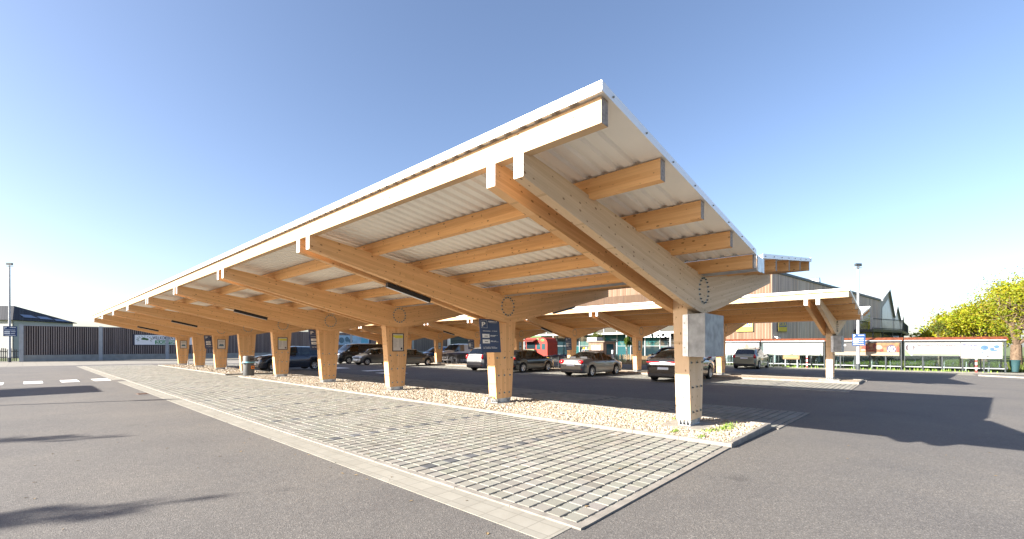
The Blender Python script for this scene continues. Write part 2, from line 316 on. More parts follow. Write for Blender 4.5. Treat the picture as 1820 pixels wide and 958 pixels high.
# ---- pavers with open joints: every stone is modelled
def pavers(name, x0, x1, y0, y1, mat, base=(.235, .230, .207), markers=True, pitch=.2207, jx=.013, jy=.036, nibs=False):
    nx = int((x1-x0)/pitch); ny = int((y1-y0)/pitch)
    px = (x1-x0)/nx; py = (y1-y0)/ny
    I, J = np.meshgrid(np.arange(nx), np.arange(ny), indexing='ij'); I = I.ravel(); J = J.ravel(); n = len(I)
    cx = x0+(I+.5)*px; cy = y0+(J+.5)*py; cz = zg(cx)
    hx = (px-jx)/2; hy = (py-jy)/2; ch = .007
    tz = .024+rng.normal(0, .0012, n); tilt = rng.normal(0, .003, (n, 2))
    ox = np.array([-1, 1, 1, -1.]); oy = np.array([-1, -1, 1, 1.])
    V = np.zeros((n, 12, 3))
    for lvl, (sx, sy, dz) in enumerate([(hx, hy, -.035), (hx, hy, -.006), (hx-ch, hy-ch, 0)]):
        for q in range(4):
            V[:, lvl*4+q, 0] = cx+ox[q]*sx; V[:, lvl*4+q, 1] = cy+oy[q]*sy
            V[:, lvl*4+q, 2] = cz+tz+dz+(ox[q]*sx*tilt[:, 0]+oy[q]*sy*tilt[:, 1] if lvl else 0)
    f = [(8, 9, 10, 11)]+[(l+q, l+(q+1) % 4, l+4+(q+1) % 4, l+4+q) for l in (0, 4) for q in range(4)]
    F = (np.array(f)[None]+12*np.arange(n)[:, None, None]).reshape(-1, 4)
    col = np.array(base)[None]*(1+rng.normal(0, .07, n))[:, None]*(1+rng.normal(0, .015, (n, 3)))
    if markers:                                            # every second stone dark along the lines between the bays
        for k in range(40):
            j = int(round((5.61+k*SP/2-y0)/py-.5)); msk = (J == j) & (I % 2 == 1); col[msk] = np.array([.10, .105, .115])*rng.uniform(.8, 1.25, (msk.sum(), 1))
    old = rng.random(n) < .015; col[old] *= .72
    V = V.reshape(-1, 3); col = np.repeat(col, 12, 0)
    if nibs:                                               # cast-on nibs keep the stones apart; the gap between them stays open and dark
        for sgn in (-1, 1):
            W8 = np.zeros((n, 8, 3)); xa = np.minimum(sgn*hx*.98, sgn*hx*.36); xb = np.maximum(sgn*hx*.98, sgn*hx*.36)
            for q, (ux, uy) in enumerate([(xa, -1), (xb, -1), (xb, 1), (xa, 1)]):
                for l, dz in enumerate((-.035, -.0125)):
                    W8[:, l*4+q, 0] = cx+ux; W8[:, l*4+q, 1] = cy-hy-jy/2+uy*jy*.5; W8[:, l*4+q, 2] = cz+tz+dz
            f8 = [(4, 5, 6, 7), (0, 3, 7, 4), (1, 5, 6, 2)]; F8 = (np.array(f8)[None]+8*np.arange(n)[:, None, None]).reshape(-1, 4)+len(V)
            V = np.concatenate([V, W8.reshape(-1, 3)]); F = np.concatenate([F, F8]); col = np.concatenate([col, np.repeat(col[:n*12:12], 8, 0)])
    o = np_mesh(name, V, F, mat, col); tag(o, kind='structure')
    s = sheet(name+"_bed", x0, x1, y0, y1, .004, M['bed']); return o
M['bed'] = plain("jointing_grit", (.20, .19, .17), .95, 0, .35, 30)
M['paver'] = tinted("paver_concrete")
pavers("front_bay_paving", 3.97, 8.86, 2.66, 58.2, M['paver'], nibs=True)
pavers("rear_bay_paving", 11.99, 16.1, 2.50, 58.2, M['paver'])
pavers("second_bay_paving", 25.2, 30.6, 2.35, 58.2, M['paver'])
pavers("second_rear_paving", 33.7, 37.4, 2.25, 58.2, M['paver'])
b = MB()                                                   # flush edge stones round the paved bays
for (x0, x1, y0, y1) in [(3.97, 8.86, 2.55, 2.652), (11.99, 16.1, 2.39, 2.492), (16.104, 16.2, 2.39, 58.2), (25.1, 25.196, 2.24, 58.2), (25.2, 30.6, 2.24, 2.342), (33.7, 37.4, 2.14, 2.242), (37.404, 37.5, 2.14, 58.2)]:
    for xa, xb in ([(x0, x1)] if x1 <= 9 else [(x0+(x1-x0)*i/6, x0+(x1-x0)*(i+1)/6) for i in range(6)] if x1-x0 > 1 else [(x0, x1)]):
        za, zb = zgf(xa), zgf(xb)
        b.hexa([(xa, y0, za-.1), (xb, y0, zb-.1), (xb, y1, zb-.1), (xa, y1, za-.1)], [(xa, y0, za+.02), (xb, y0, zb+.02), (xb, y1, zb+.02), (xa, y1, za+.02)])
tag(b.build("bay_edge_stones", M['kerb']), kind='structure')
# ---- kerbed gravel islands
def kerb_run(b, p0, p1, w, top0, top1):
    """stones 1 m long, from p0 to p1; w is the offset to the other side"""
    p0 = Vector(p0); p1 = Vector(p1); Ln = (p1-p0).length; n = max(1, round(Ln)); d = (p1-p0)/n
    for i in range(n):
        a = p0+d*i+d*.004; c = p0+d*(i+1)-d*.004; t0 = top0+(top1-top0)*i/n+random.uniform(-.003, .003); t1 = top0+(top1-top0)*(i+1)/n
        w3 = Vector((*w, 0)); k = .018
        lo = [(*a.xy, -.4), (*c.xy, -.4), (*(c+w3).xy, -.4), (*(a+w3).xy, -.4)]
        mid = [(q[0], q[1], (t1 if j in (1, 2) else t0)-k) for j, q in enumerate(lo)]
        s = w3*(.14*0+k/ w3.length)
        top = [(*(a+s).xy, t0), (*(c+s).xy, t1), (*(c+w3-s).xy, t1), (*(a+w3-s).xy, t0)]
        f = (lambda q: q) if (d.to_2d().normalized().x*w[1]-d.to_2d().normalized().y*w[0]) > 0 else (lambda q: q[::-1])
        b.hexa(f(lo), f(mid)); b.hexa(f(mid), f(top))
def island(x0, x1, y0, segs, tops):
    b = MB()
    for (ya, yb) in segs:
        kerb_run(b, (x0, ya, 0), (x0, yb, 0), (.12, 0), tops[0], tops[0]); kerb_run(b, (x1, ya, 0), (x1, yb, 0), (-.12, 0), tops[1], tops[1])
        kerb_run(b, (x0+.123, ya, 0), (x1-.123, ya, 0), (0, .12), tops[0], tops[1]); kerb_run(b, (x0+.123, yb, 0), (x1-.123, yb, 0), (0, -.12), tops[0], tops[1])
    return tag(b.build("island_kerb", M['kerb']), kind='structure')
island(8.87, 11.97, 2.5, [(2.53, 30.6), (33.2, 54.6)], (.085, .07))
island(30.62, 33.66, 2.25, [(2.27, 30.4), (33.0, 54.4)], (-.07, -.08))
sheet("island_path", 8.99, 11.85, 30.6, 33.2, .02, M['dirt']); sheet("second_island_path", 30.74, 33.54, 30.4, 33.0, .02, M['dirt'])
ico = np.array([(0, -.526, .851), (0, .526, .851), (0, -.526, -.851), (0, .526, -.851), (.851, 0, .526), (.851, 0, -.526), (-.851, 0, .526), (-.851, 0, -.526), (.526, .851, 0), (-.526, .851, 0), (.526, -.851, 0), (-.526, -.851, 0)])
from itertools import combinations
icof = []
for tri in combinations(range(12), 3):
    p = ico[list(tri)]
    if all(abs(np.linalg.norm(p[i]-p[j])-1.052) < .02 for i, j in ((0, 1), (1, 2), (0, 2))):
        icof.append(tri if np.dot(np.cross(p[1]-p[0], p[2]-p[0]), p.sum(0)) > 0 else tri[::-1])
icof = np.array(icof)
PADS = [(XC, Y0+SP*k) for k in range(9)]
def gravel(name, x0, x1, y0, y1, n, size, zb):
    x = rng.uniform(x0, x1, n); y = rng.uniform(y0, y1, n)
    keep = np.ones(n, bool)
    for (px, py) in PADS: keep &= ~((np.abs(x-px) < .60) & (np.abs(y-py) < .47))
    x, y = x[keep], y[keep]; n = len(x)
    s = size*rng.lognormal(0, .28, n); z = zb+rng.uniform(-.010, .016, n)
    q = rng.normal(size=(n, 4)); q /= np.linalg.norm(q, axis=1)[:, None]; w, a, c, d = q.T
    Rm = np.stack([1-2*(c*c+d*d), 2*(a*c-d*w), 2*(a*d+c*w), 2*(a*c+d*w), 1-2*(a*a+d*d), 2*(c*d-a*w), 2*(a*d-c*w), 2*(c*d+a*w), 1-2*(a*a+c*c)], 1).reshape(n, 3, 3)
    base = ico[None]*(1+rng.normal(0, .13, (n, 12, 1)))*np.stack([np.ones(n), rng.uniform(.6, .95, n), rng.uniform(.45, .8, n)], 1)[:, None]
    V = np.einsum('nij,nkj->nki', Rm, base)*s[:, None, None]*.5+np.stack([x, y, z], 1)[:, None]
    pal = np.array([(.58, .48, .36), (.66, .60, .50), (.48, .38, .27), (.72, .69, .63), (.53, .44, .33), (.36, .27, .19), (.62, .53, .41)])
    col = .54*pal[rng.integers(0, len(pal), n)]*(1+rng.normal(0, .1, n))[:, None]
    F = (icof[None]+12*np.arange(n)[:, None, None]).reshape(-1, 3)
    return tag(np_mesh(name, V.reshape(-1, 3), F, M['pebble'], np.repeat(col, 12, 0)), kind='stuff', label="beige and ochre gravel filling the kerbed island under the front carport", cat="gravel") if n else None
m, t, bb = newmat("pebbles"); bb.inputs['Roughness'].default_value = .75; at = N(t, "ShaderNodeAttribute", attribute_name="tint"); L(t, at.outputs[0], bb.inputs['Base Color']); M['pebble'] = m
m, t, bb = newmat("gravel_bed"); bb.inputs['Roughness'].default_value = .9
vv = N(t, "ShaderNodeTexVoronoi", i_Scale=28.0); L(t, coords(t), vv.inputs['Vector']); ss = t.nodes.new("ShaderNodeSeparateColor"); L(t, vv.outputs['Color'], ss.inputs[0])
L(t, ramp(t, ss.outputs[0], [(0, (.19, .13, .08)), (.35, (.29, .22, .15)), (.7, (.33, .27, .2)), (1, (.36, .33, .29))]), bb.inputs['Base Color'])
bp = N(t, "ShaderNodeBump", i_Strength=.8, i_Distance=.02); L(t, vv.outputs['Distance'], bp.inputs['Height']); L(t, bp.outputs[0], bb.inputs['Normal']); M['gravelbed'] = m
for (ya, yb) in [(2.65, 30.48), (33.32, 54.48)]:
    b = MB(); b.box(8.99, 11.85, ya, yb, -.2, .035); tag(b.build("gravel_bed", M['gravelbed']), kind='structure')
for (ya, yb) in [(2.39, 30.28), (33.12, 54.28)]:
    b = MB(); b.box(30.74, 33.54, ya, yb, -.4, -.11); tag(b.build("second_gravel_bed", M['gravelbed']), kind='structure')
gravel("gravel", 9.0, 11.84, 2.66, 9.0, 20000, .044, .042); 
g2 = gravel("gravel", 9.0, 11.84, 9.0, 30.4, 30000, .056, .042)
g3 = gravel("gravel", 9.0, 11.84, 33.4, 54.4, 12000, .08, .042)
# join the three gravel stretches into the one sheet of stuff they are
def join_np(objs):
    Vs, Fs, Cs, o = [], [], [], 0
    for q in objs:
        me = q.data; n = len(me.vertices); v = np.empty(n*3, np.float32); me.vertices.foreach_get("co", v); f = np.empty(len(me.loops), np.int32); me.loops.foreach_get("vertex_index", f)
        c = np.empty(n*4, np.float32); me.color_attributes["tint"].data.foreach_get("color", c)
        Vs.append(v.reshape(-1, 3)); Fs.append(f.reshape(-1, 3)+o); Cs.append(c.reshape(-1, 4)[:, :3]); o += n
    for q in objs: bpy.data.objects.remove(q)
    return np.concatenate(Vs), np.concatenate(Fs), np.concatenate(Cs)
objs = [o for o in COL.objects if o.name.startswith("gravel") and o.get("kind") == 'stuff']
V, F, C_ = join_np(objs); tag(np_mesh("gravel", V, F, M['pebble'], C_), "beige and ochre gravel filling the kerbed island under the front carport", "gravel", kind='stuff')
# ---- road markings
b = MB()
for xa in (-5.3, -4.0, -2.65, -1.32, 0.05, 1.40, 2.66): b.box(xa, xa+.68, 33.1, 35.2, -.02, .004)
tag(b.build("give_way_marking", M['white']), kind='structure')
b = MB()
for (x0, x1, y0, y1) in [(19.4, 21.6, 33.9, 35.0), (18.6, 20.2, 29.2, 31.4), (19.7, 21.1, 40.0, 43.0)]: b.box(x0, x1, y0, y1, -.25, -.196)
tag(b.build("aisle_marking", M['white']), kind='structure')
M['drain'] = plain("rusty_drain", (.16, .10, .075), .8, .3, .4, 30)
b = MB(); b.box(3.05, 3.40, 22.5, 23.1, -.05, .006)
for i in range(6): b.box(3.08, 3.37, 22.55+i*.09, 22.59+i*.09, 0, .012)
tag(b.build("drain_grate", M['drain']), "rusty drain grate set in the asphalt beside the pale gutter", "drain grate")

# ---------------------------------------------------------------- carports
def roofz(x): return 3.80+.130*abs(x-XC)                   # underside of the sheeting
def beam_profile():
    top = [(4.222, 4.40), (4.365, 4.40), (4.37, 4.355)]
    f = lambda x: 3.52+.133*abs(x-XC)
    top += [(XC-.9, f(XC-.9)), (XC-.3, f(XC-.45)), (XC+.3, f(XC+.45)), (XC+.9, f(XC+.9)), (2*XC-4.37, 4.355), (2*XC-4.365, 4.40), (2*XC-4.222, 4.40)]
    lo = [(4.222, 4.03)]
    for x in (9.3, 9.7, 10.0, 10.25, 10.5):
        lin = 4.03-.226*(x-4.222); e = max(0, (x-9.2)/1.42); lo.append((x, lin+.045*e**2*1.6))
    lo.append((XC, 2.655)); lo += [(2*XC-x, z) for x, z in reversed(lo[:-1])]
    return top[::-1]+lo                                    # closed polygon
PROF = beam_profile()
def bolt_shape(b, x, y, z, sg):
    b.cm = 0; b.cyl((x, y, z), (x, y+sg*.006, z), .037, n=14); b.cm = 1; b.cyl((x, y+sg*.006, z), (x, y+sg*.030, z), .019, n=6); b.cyl((x, y+sg*.03, z), (x, y+sg*.045, z), .009, n=8)
def one_bolt(parent, single, x, y, z, sg, rest):
    if single: b = MB(); bolt_shape(b, x, y, z, sg); b.build("bolt", [M['washer'], M['nut']], parent)
    else: bolt_shape(rest, x, y, z, sg)
def build_carport():
    rest = MB()
    root = thing("timber_carport", "large timber carport nearest the camera, with its near white roof corner high in the sky", "carport", (XC, Y0, 0), 0, "timber carports")
    for k in range(9):
        yc = Y0+SP*k
        c = MB(); hb, ht = .36, .555; za, zt = .20, 2.72
        c.xz([(XC-hb, za), (XC+hb, za), (XC+ht, zt), (XC+ht*.93, 3.3), (XC-ht*.93, 3.3), (XC-ht, zt)], yc-.165, yc+.165)
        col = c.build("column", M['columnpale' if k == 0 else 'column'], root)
        s = MB(); s.box(XC-.31, XC+.31, yc-.14, yc+.14, .186, .1985); s.box(XC-.31, XC+.31, yc-.14, yc+.14, .062, .075)
        for i in range(4):                                 # tapering gusset fins on the sunny side and the two ends
            y = yc-.125+i*.0833
            for sg in (-1, 1): s.hexa([(XC+sg*.16, y-.008, .075), (XC+sg*.30, y-.004, .075), (XC+sg*.30, y+.004, .075), (XC+sg*.16, y+.008, .075)], [(XC+sg*.16, y-.03, .186), (XC+sg*.32, y-.036, .186), (XC+sg*.32, y+.036, .186), (XC+sg*.16, y+.03, .186)])
        s.box(XC-.155, XC+.155, yc-.135, yc+.135, .076, .185)
        s.build("column_shoe", M['galv'], col)
        p = MB(); p.box(XC-.62, XC+.62, yc-.50, yc+.50, -.1, .06); p.build("concrete_pad", M['concrete'], root)
        for z, w in ((1.52, .34), (.95, .27), (.38, .235)):
            for i in (-1, 0, 1):
                x = XC+i*w
                for sg in (-1, 1):
                    one_bolt(col, k < 4 and sg < 0, x, yc+sg*.165, z, sg, rest)
        for sg in (-1, 1):
            ya = yc+sg*.168; yb = yc+sg*.325
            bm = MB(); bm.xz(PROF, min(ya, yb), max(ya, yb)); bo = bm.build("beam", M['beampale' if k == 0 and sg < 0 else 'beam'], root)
            if k == 0 and sg < 0: tag(bo, "pale outer beam of the first frame")
            for sx in (-1, 1): b = MB(); xe = XC+sx*(XC-4.222); b.box(*sorted((xe+sx*.001, xe+sx*.004)), min(ya, yb)+.002, max(ya, yb)-.002, 4.035, 4.395); b.build("end_cap", M['fascia'], bo)
            yf = yc+sg*.325
            for i in range(16):
                an = 2*math.pi*i/16; x = XC+.29*math.cos(an); z = 3.19+.29*math.sin(an)
                one_bolt(bo, k < 4 and sg < 0, x, yf, z, sg, rest)
    tag(rest.build("bolt", [M['washer'], M['nut']], root), kind='stuff')
    ya, yb = 2.52, YEND
    for i in range(5):
        for sg in (-1, 1):
            xm = XC+sg*(XC-4.222-.07-i*1.512); b = MB(); z1 = roofz(xm)-.012; w = .07
            b.box(xm-w, xm+w, ya+.004, yb, z1-.285, z1)
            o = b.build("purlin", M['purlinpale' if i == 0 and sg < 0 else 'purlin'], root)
            e = MB(); e.box(xm-w+.001, xm+w-.001, ya, ya+.003, z1-.284, z1-.001); e.build("end_grain", M['endgrain'], o)
    # trapezoidal roof sheeting, ribs running down the slope
    per = .257; n = int((yb+.05-ya-.17)/per)
    for sg in (-1, 1):
        V = []; F = []
        xs = [XC+sg*.30, XC+sg*2.4, XC+sg*4.4, XC+sg*(XC-4.155)]; prof = [(0, 0), (.125, 0), (.157, .042), (.225, .042), (.257, 0)]
        ys = []
        for i in range(n):
            for (u, h) in prof[:-1]: ys.append((ya-.04+.20+i*per+u, h))
        ys = [(ya-.043, 0)]+ys+[(yb+.05, 0)]
        m_ = len(ys)
        for lay in (0, .004):
            for x in xs:
                for (y, h) in ys: V.append((x-XC, y-Y0, roofz(x)+h+lay))
        nl = len(xs)*m_
        for lay in (0, 1):
            for i in range(len(xs)-1):
                for j in range(m_-1):
                    a = lay*nl+i*m_+j; q = (a, a+1, a+m_+1, a+m_); F.append(q if (sg > 0) ^ (lay == 1) else q[::-1])
        np_mesh("roof_sheet", np.array(V), np.array(F), M['sheet'], parent=root)
    # white edge trims: front eave, rear eave, both gable ends
    xf = 4.155
    for sg in (-1, 1):
        x = XC+sg*(XC-xf); z = roofz(x)
        b = MB(); b.box(min(x, x+sg*.012), max(x, x+sg*.012), ya-.045, yb+.07, z-.022, z+.088); b.box(min(x-sg*.09, x+sg*.012), max(x-sg*.09, x+sg*.012), ya-.045, yb+.07, z+.0885, z+.094)
        o = b.build("eave_trim", M['fascia'], root)
        if sg < 0:
            for i in range(4): s = MB(); s.cyl((x, ya+.1+i*.95, z+.035), (x-.018, ya+.1+i*.95, z+.035), .008, n=8); s.build("trim_screw", M['bolt'], o)
        for ye in (ya-.050, yb+.075):
            d = 1 if ye < 10 else -1; b = MB()
            xa = XC+sg*.27; za = roofz(xa); zb_ = z
            b.hexa([(xa, ye, za-.012), (x+sg*.012, ye, zb_-.012), (x+sg*.012, ye+d*.004, zb_-.012), (xa, ye+d*.004, za-.012)], [(xa, ye, za+.094), (x+sg*.012, ye, zb_+.094), (x+sg*.012, ye+d*.004, zb_+.094), (xa, ye+d*.004, za+.094)])
            o = b.build("gable_trim", M['fascia'], root)
            for i in range(8 if d > 0 else 0):
                s = MB(); xx = XC+sg*(.5+i*.82); s.cyl((xx, ya-.050, roofz(xx)+.035), (xx, ya-.067, roofz(xx)+.035), .012, n=8); s.build("trim_screw", M['bolt'], o)
    g = MB(); w = .27; g.box(XC-w, XC-w+.005, ya-.05, yb, 3.55, 3.84); g.box(XC+w-.005, XC+w, ya-.05, yb, 3.55, 3.84); g.box(XC-w, XC+w, ya-.05, yb, 3.54, 3.549)
    g.box(XC-w-.01, XC+w+.01, ya-.075, ya-.056, 3.49, 3.80); g.box(XC-w-.01, XC-.02, ya-.082, ya-.078, 3.47, 3.80)
    for sg in (-1, 1): g.box(*sorted((XC+sg*.272, XC+sg*.312)), ya-.04, yb, 3.842, 3.895)
    g.build("valley_gutter", M['galv'], root)
    for k in (0, 3, 6, 8):
        d = MB(); d.cyl((XC+.5, Y0+SP*k+.22, .0), (XC+.5, Y0+SP*k+.22, .55), .05, n=10); d.tube([(XC+.5, Y0+SP*k+.22, .55), (XC+.12, Y0+SP*k+.22, 3.54)], .045, 10)
        d.build("downpipe", M['galv'], root)
    return root
carport = build_carport()
def copy_far(o, parent=None):                              # too far off for single bolts and screws
    c = o.copy(); COL.objects.link(c); c.parent = parent
    for ch in list(o.children):
        if ch.name.startswith("trim_screw") or (ch.name.startswith("bolt") and ch.get("kind") != 'stuff'): continue
        copy_far(ch, c)
    return c
carport2 = copy_far(carport); carport2.location = (XC+21.72, Y0-.216, -.12)
carport2["label"] = "second timber carport behind the first, with the cars parked under its front half"

r2 = MB()
for k in range(4):
    yc = Y0+SP*k
    for z, w in ((1.52, .34), (.95, .27), (.38, .235)):
        for i in (-1, 0, 1): bolt_shape(r2, XC+i*w, yc-.165, z, -1)
    for i in range(16): an = 2*math.pi*i/16; bolt_shape(r2, XC+.29*math.cos(an), yc-.325, 3.19+.29*math.sin(an), -1)
o = r2.build("bolt", [M['washer'], M['nut']], carport); o.parent = carport2; tag(o, kind='stuff')

# ---------------------------------------------------------------- things on the carports
NEAR, FAR = (0, 0, 0), (21.72, -.216, -.12)
ORD = ["first", "second", "third", "fourth", "fifth", "sixth", "seventh", "eighth", "ninth"]
def light_bar(k, off, rear, label):
    x0, x1 = (6.35, 7.72) if not rear else (2*XC-6.35, 2*XC-7.72); f = lambda x: 4.03-.226*(abs(x-XC)*-1+XC-4.222)-.055
    dx, dy, dz = off; yc = Y0+SP*k+dy
    za, zb = f(x0)+dz, f(x1)+dz; t = thing("light_bar", label, "lamp", ((x0+x1)/2+dx, yc, (za+zb)/2), 0, "light bars under the carport beams")
    b = MB(); p = Vector((x1-x0, 0, zb-za)); n = Vector((p.z, 0, -p.x)).normalized(); n = n if n.z > 0 else -n
    c = Vector(((x0+x1)/2+dx, yc, (za+zb)/2)); b.obox(c, p/2, (0, .05, 0), n*.062); b.build("housing", M['black'], t)
    b = MB(); b.obox(c-n*.066, p/2*.97, (0, .035, 0), n*.004); b.build("diffuser", M['signwhite'], t)
    b = MB()
    for s in (-.6, .6): q = c+p*.5*s; b.cyl(q+n*.06, q+n*.40, .008, n=6)
    b.build("hanger", M['galv'], t)
for k, tx in [(1, "second beam pair from the near end"), (3, "fourth beam pair from the near end"), (5, "sixth beam pair from the near end"), (7, "eighth beam pair, last but one from the near end")]:
    light_bar(k, NEAR, False, f"black light bar under the sloping {tx}, front carport" if k != 7 else "black light bar under the beam pair last but one at the far end, front carport")
light_bar(1, NEAR, True, "black light bar under the rear wing of the second beam pair, front carport")
light_bar(3, FAR, False, "black light bar under the front wing of the second carport, above the black hatchback")
light_bar(3, FAR, True, "black light bar under the rear wing of the second carport, before the red stall")
light_bar(5, FAR, False, "black light bar under the second carport, above the white van")

def parking_sign(x0, y, off, label, w=.88, h=1.05, z0=1.70, skew=.10, mat=None, small=False):
    """dark blue board, standing a little proud of the column's side; P, text lines, two white fields"""
    mat = mat or M['navy']; dx, dy, dz = off; X0 = x0+dx; Y = y+dy; Z0 = z0+dz
    t = thing("parking_sign", label, "parking sign", (X0+w/2, Y, Z0), 0, "blue parking signs")
    g = lambda u, v: (X0+u*w+skew*(1-v), Z0+v*h)
    b = MB(); pl = [g(0, 0), g(1, 0), g(1, 1), g(0, 1)]; b.xz(pl, Y-.012, Y); b.build("board", mat, t)
    def area(name, u0, u1, v0, v1, m): b = MB(); b.xz([g(u0, v0), g(u1, v0), g(u1, v1), g(u0, v1)], Y-.0155, Y-.0125); return b.build(name, m, t)
    b = MB(); p = g(.115, .775); b.text("P", (p[0], Y-.0125, p[1]), (1, 0, 0), (-skew/h, 0, 1), h*.135, w*.17, .004); b.build("parking_letter", M['signwhite'], t)
    b = MB()
    for (u0, u1, v0, v1) in [(.07, .37, .955, .960), (.07, .37, .735, .740), (.07, .076, .74, .955), (.364, .37, .74, .955)]: b.xz([g(u0, v0), g(u1, v0), g(u1, v1), g(u0, v1)], Y-.0155, Y-.0125)
    b.build("letter_frame", M['signwhite'], t)
    b = MB()
    for (u0, u1, v0, v1) in [(.43, .88, .925, .95), (.46, .9, .895, .905), (.1, .52, .635, .652), (.56, .86, .64, .655), (.5, .86, .505, .525), (.5, .74, .48, .492), (.5, .78, .335, .355), (.5, .9, .318, .326), (.1, .85, .125, .145), (.1, .75, .165, .172)]:
        n = max(3, int((u1-u0)/.035))
        for i in range(n):
            if random.random() < .12: continue
            a, c = u0+(u1-u0)*i/n, u0+(u1-u0)*(i+.86)/n; hv = (v1-v0)*random.uniform(.7, 1); b.xz([g(a, v0), g(c, v0), g(c, v0+hv), g(a, v0+hv)], Y-.0155, Y-.0125)
    tag(b.build("small_print", M['signwhite'], t), kind='stuff')
    for v0, v1 in ((.44, .555), (.275, .39)):
        o = area("white_field", .10, .45, v0, v1, M['signwhite']); b = MB()
        b.xz([g(.2, v0+.04), g(.36, v0+.04), g(.36, v0+.06), g(.2, v0+.06)], Y-.0175, Y-.0158); b.build("field_print", M['anthr'], o)
    return t
yc = lambda k: Y0+SP*k
parking_sign(9.47, yc(1)-.172, NEAR, "tall navy blue parking sign with white P on the second column, front carport")
parking_sign(9.70, yc(3)+.19, NEAR, "navy blue parking sign on the front carport's fourth column, before the dark parked car")
parking_sign(9.55, yc(6)+.185, NEAR, "navy blue parking sign peeking out behind the far column with the picture notice")
parking_sign(9.40, yc(3)-.172, FAR, "navy blue parking sign on the second carport's column left of the silver saloon")
parking_sign(9.40, yc(5)-.172, FAR, "navy blue parking sign on the second carport, beside the yellow balloons")

def notice(k, off, label, kind, x=10.65, z0=1.68, z1=2.44, w=.56, side=False):
    dx, dy, dz = off; y = yc(k)-.166+dy; x += dx; z0 += dz; z1 += dz
    t = thing("notice_frame", label, "notice", (x, y, z0), 0, "framed notices on the carport columns")
    b = MB(); f = .035
    for (a, c, d, e) in [(x-w/2, x+w/2, z0, z0+f), (x-w/2, x+w/2, z1-f, z1), (x-w/2, x-w/2+f, z0+f, z1-f), (x+w/2-f, x+w/2, z0+f, z1-f)]: b.box(a, c, y-.022, y-.001, d, e)
    b.build("frame", M['dark'], t)
    b = MB(); b.box(x-w/2+f, x+w/2-f, y-.010, y-.002, z0+f, z1-f); s = b.build("paper", M['paper'] if kind != 'blue' else M['bluepaper'], t)
    W = w-2*f; H = z1-z0-2*f; xa = x-w/2+f; za = z0+f
    if kind == 'list':
        b = MB(); b.box(xa+.01, xa+W-.01, y-.013, y-.0105, za+H*.82, za+H*.93); b.box(xa+.16*W, xa+W-.01, y-.013, y-.0105, za+H*.75, za+H*.815); b.build("yellow_heading", M['yellow'], s)
        b = MB(); b.cyl((xa+W*.84, y-.0105, za+H*.12), (xa+W*.84, y-.014, za+H*.12), .045, n=20); b.build("seal", M['anthr'], s)
        b = MB()
        for i in range(12):
            for j in range(2): b.box(xa+.04+j*W*.5, xa+.04+j*W*.5+W*random.uniform(.2, .4), y-.013, y-.0105, za+H*(.70-i*.045), za+H*(.712-i*.045))
        tag(b.build("small_print", M['greyprint'], s), kind='stuff')
    else:
        b = MB()
        for i in range(5): b.ell((xa+W*(.3+.1*i), y-.0105, za+H*(.36+.05*(i % 2))), W*.13, .003, H*.10)
        b.build("picture", M['bluepic'], s)
        b = MB(); b.box(xa+W*.2, xa+W*.8, y-.013, y-.0105, za+H*.86, za+H*.88); b.box(xa+W*.12, xa+W*.88, y-.013, y-.0105, za+H*.74, za+H*.765); b.build("heading_line", M['anthr'], s)
    return t
M['greyprint'] = plain("grey_print", (.30, .29, .28), .7); M['bluepic'] = plain("blue_green_print", (.06, .14, .20), .6, 0, .6, 14); M['bluepaper'] = plain("bluish_paper", (.42, .5, .55), .5, 0, .1)
notice(2, NEAR, "black framed notice with yellow heading on the third column from the near end", 'list')
notice(4, NEAR, "black framed notice with yellow heading on the fifth column, behind the grey bin", 'list')
notice(6, NEAR, "black framed notice with blue picture on the seventh column, front carport", 'pic')
notice(8, NEAR, "black framed notice with blue picture on the last column at the far end", 'pic')
notice(2, FAR, "narrow glazed notice frame on the second carport's column left of the dark cars", 'blue', w=.42)
notice(4, FAR, "glazed notice frame on the second carport's column behind the black hatchback", 'blue', w=.42)
notice(6, FAR, "glazed notice frame on the second carport's column left of the white van", 'blue', w=.42)

def cable_cover(off, label):
    dx, dy, dz = off; y1 = Y0-.166+dy; zb, zt = 1.665+dz, 2.615+dz; xa, xm = 10.10+dx, 10.62+dx
    t = thing("cable_box", label, "metal box", (xm, y1, zb), 0, "sheet metal boxes on the near columns")
    # folded sheet: a flat flank beside the column edge and a face turned outwards
    poly = [(9.96+dx, y1-.002), (9.90+dx, y1-.44), (11.16+dx, y1-.44), (11.16+dx, y1-.002)]
    b = MB(); b.xy(poly, zb, zt); b.build("housing", M['galvdull'], t)
    b = MB(); b.box(9.935+dx, 9.957+dx, y1-.06, y1+.06, zb+.01, zt-.01); b.build("flange", M['galv'], t)
    for z in (zb+.2, zt-.2): b = MB(); b.cyl((9.935+dx, y1+.02, z), (9.925+dx, y1+.02, z), .014, n=8); b.build("rivet", M['bolt'], t)
cable_cover(NEAR, "large galvanised metal box fixed high on the nearest column"); cable_cover(FAR, "galvanised metal box on the second carport's nearest column")
b = MB(); b.obox((XC+.30, Y0+.30, .32), (.10, 0, 0), (0, .01, 0), (.02, 0, .36)); b.cyl((XC+.22, Y0+.33, 0), (XC+.16, Y0+.2, .75), .02)
tag(b.build("cable_conduit", M['galv']), "short galvanised conduit plate leaning behind the foot of the nearest column", "conduit")
b = MB(); pts = [(XC-.75, Y0+SP-.02, .02)]+[(XC-.75+.11*math.sin(a), Y0+SP-.02, .12+.12*(1-math.cos(a))) for a in (.4, .8, 1.2, 1.6)]+[(XC-.42, Y0+SP-.02, .26)]
b.tube(pts, .035, 10); tag(b.build("cable_hose", M['galv']), "bent grey cable hose at the foot of the second column", "hose")
b = MB()
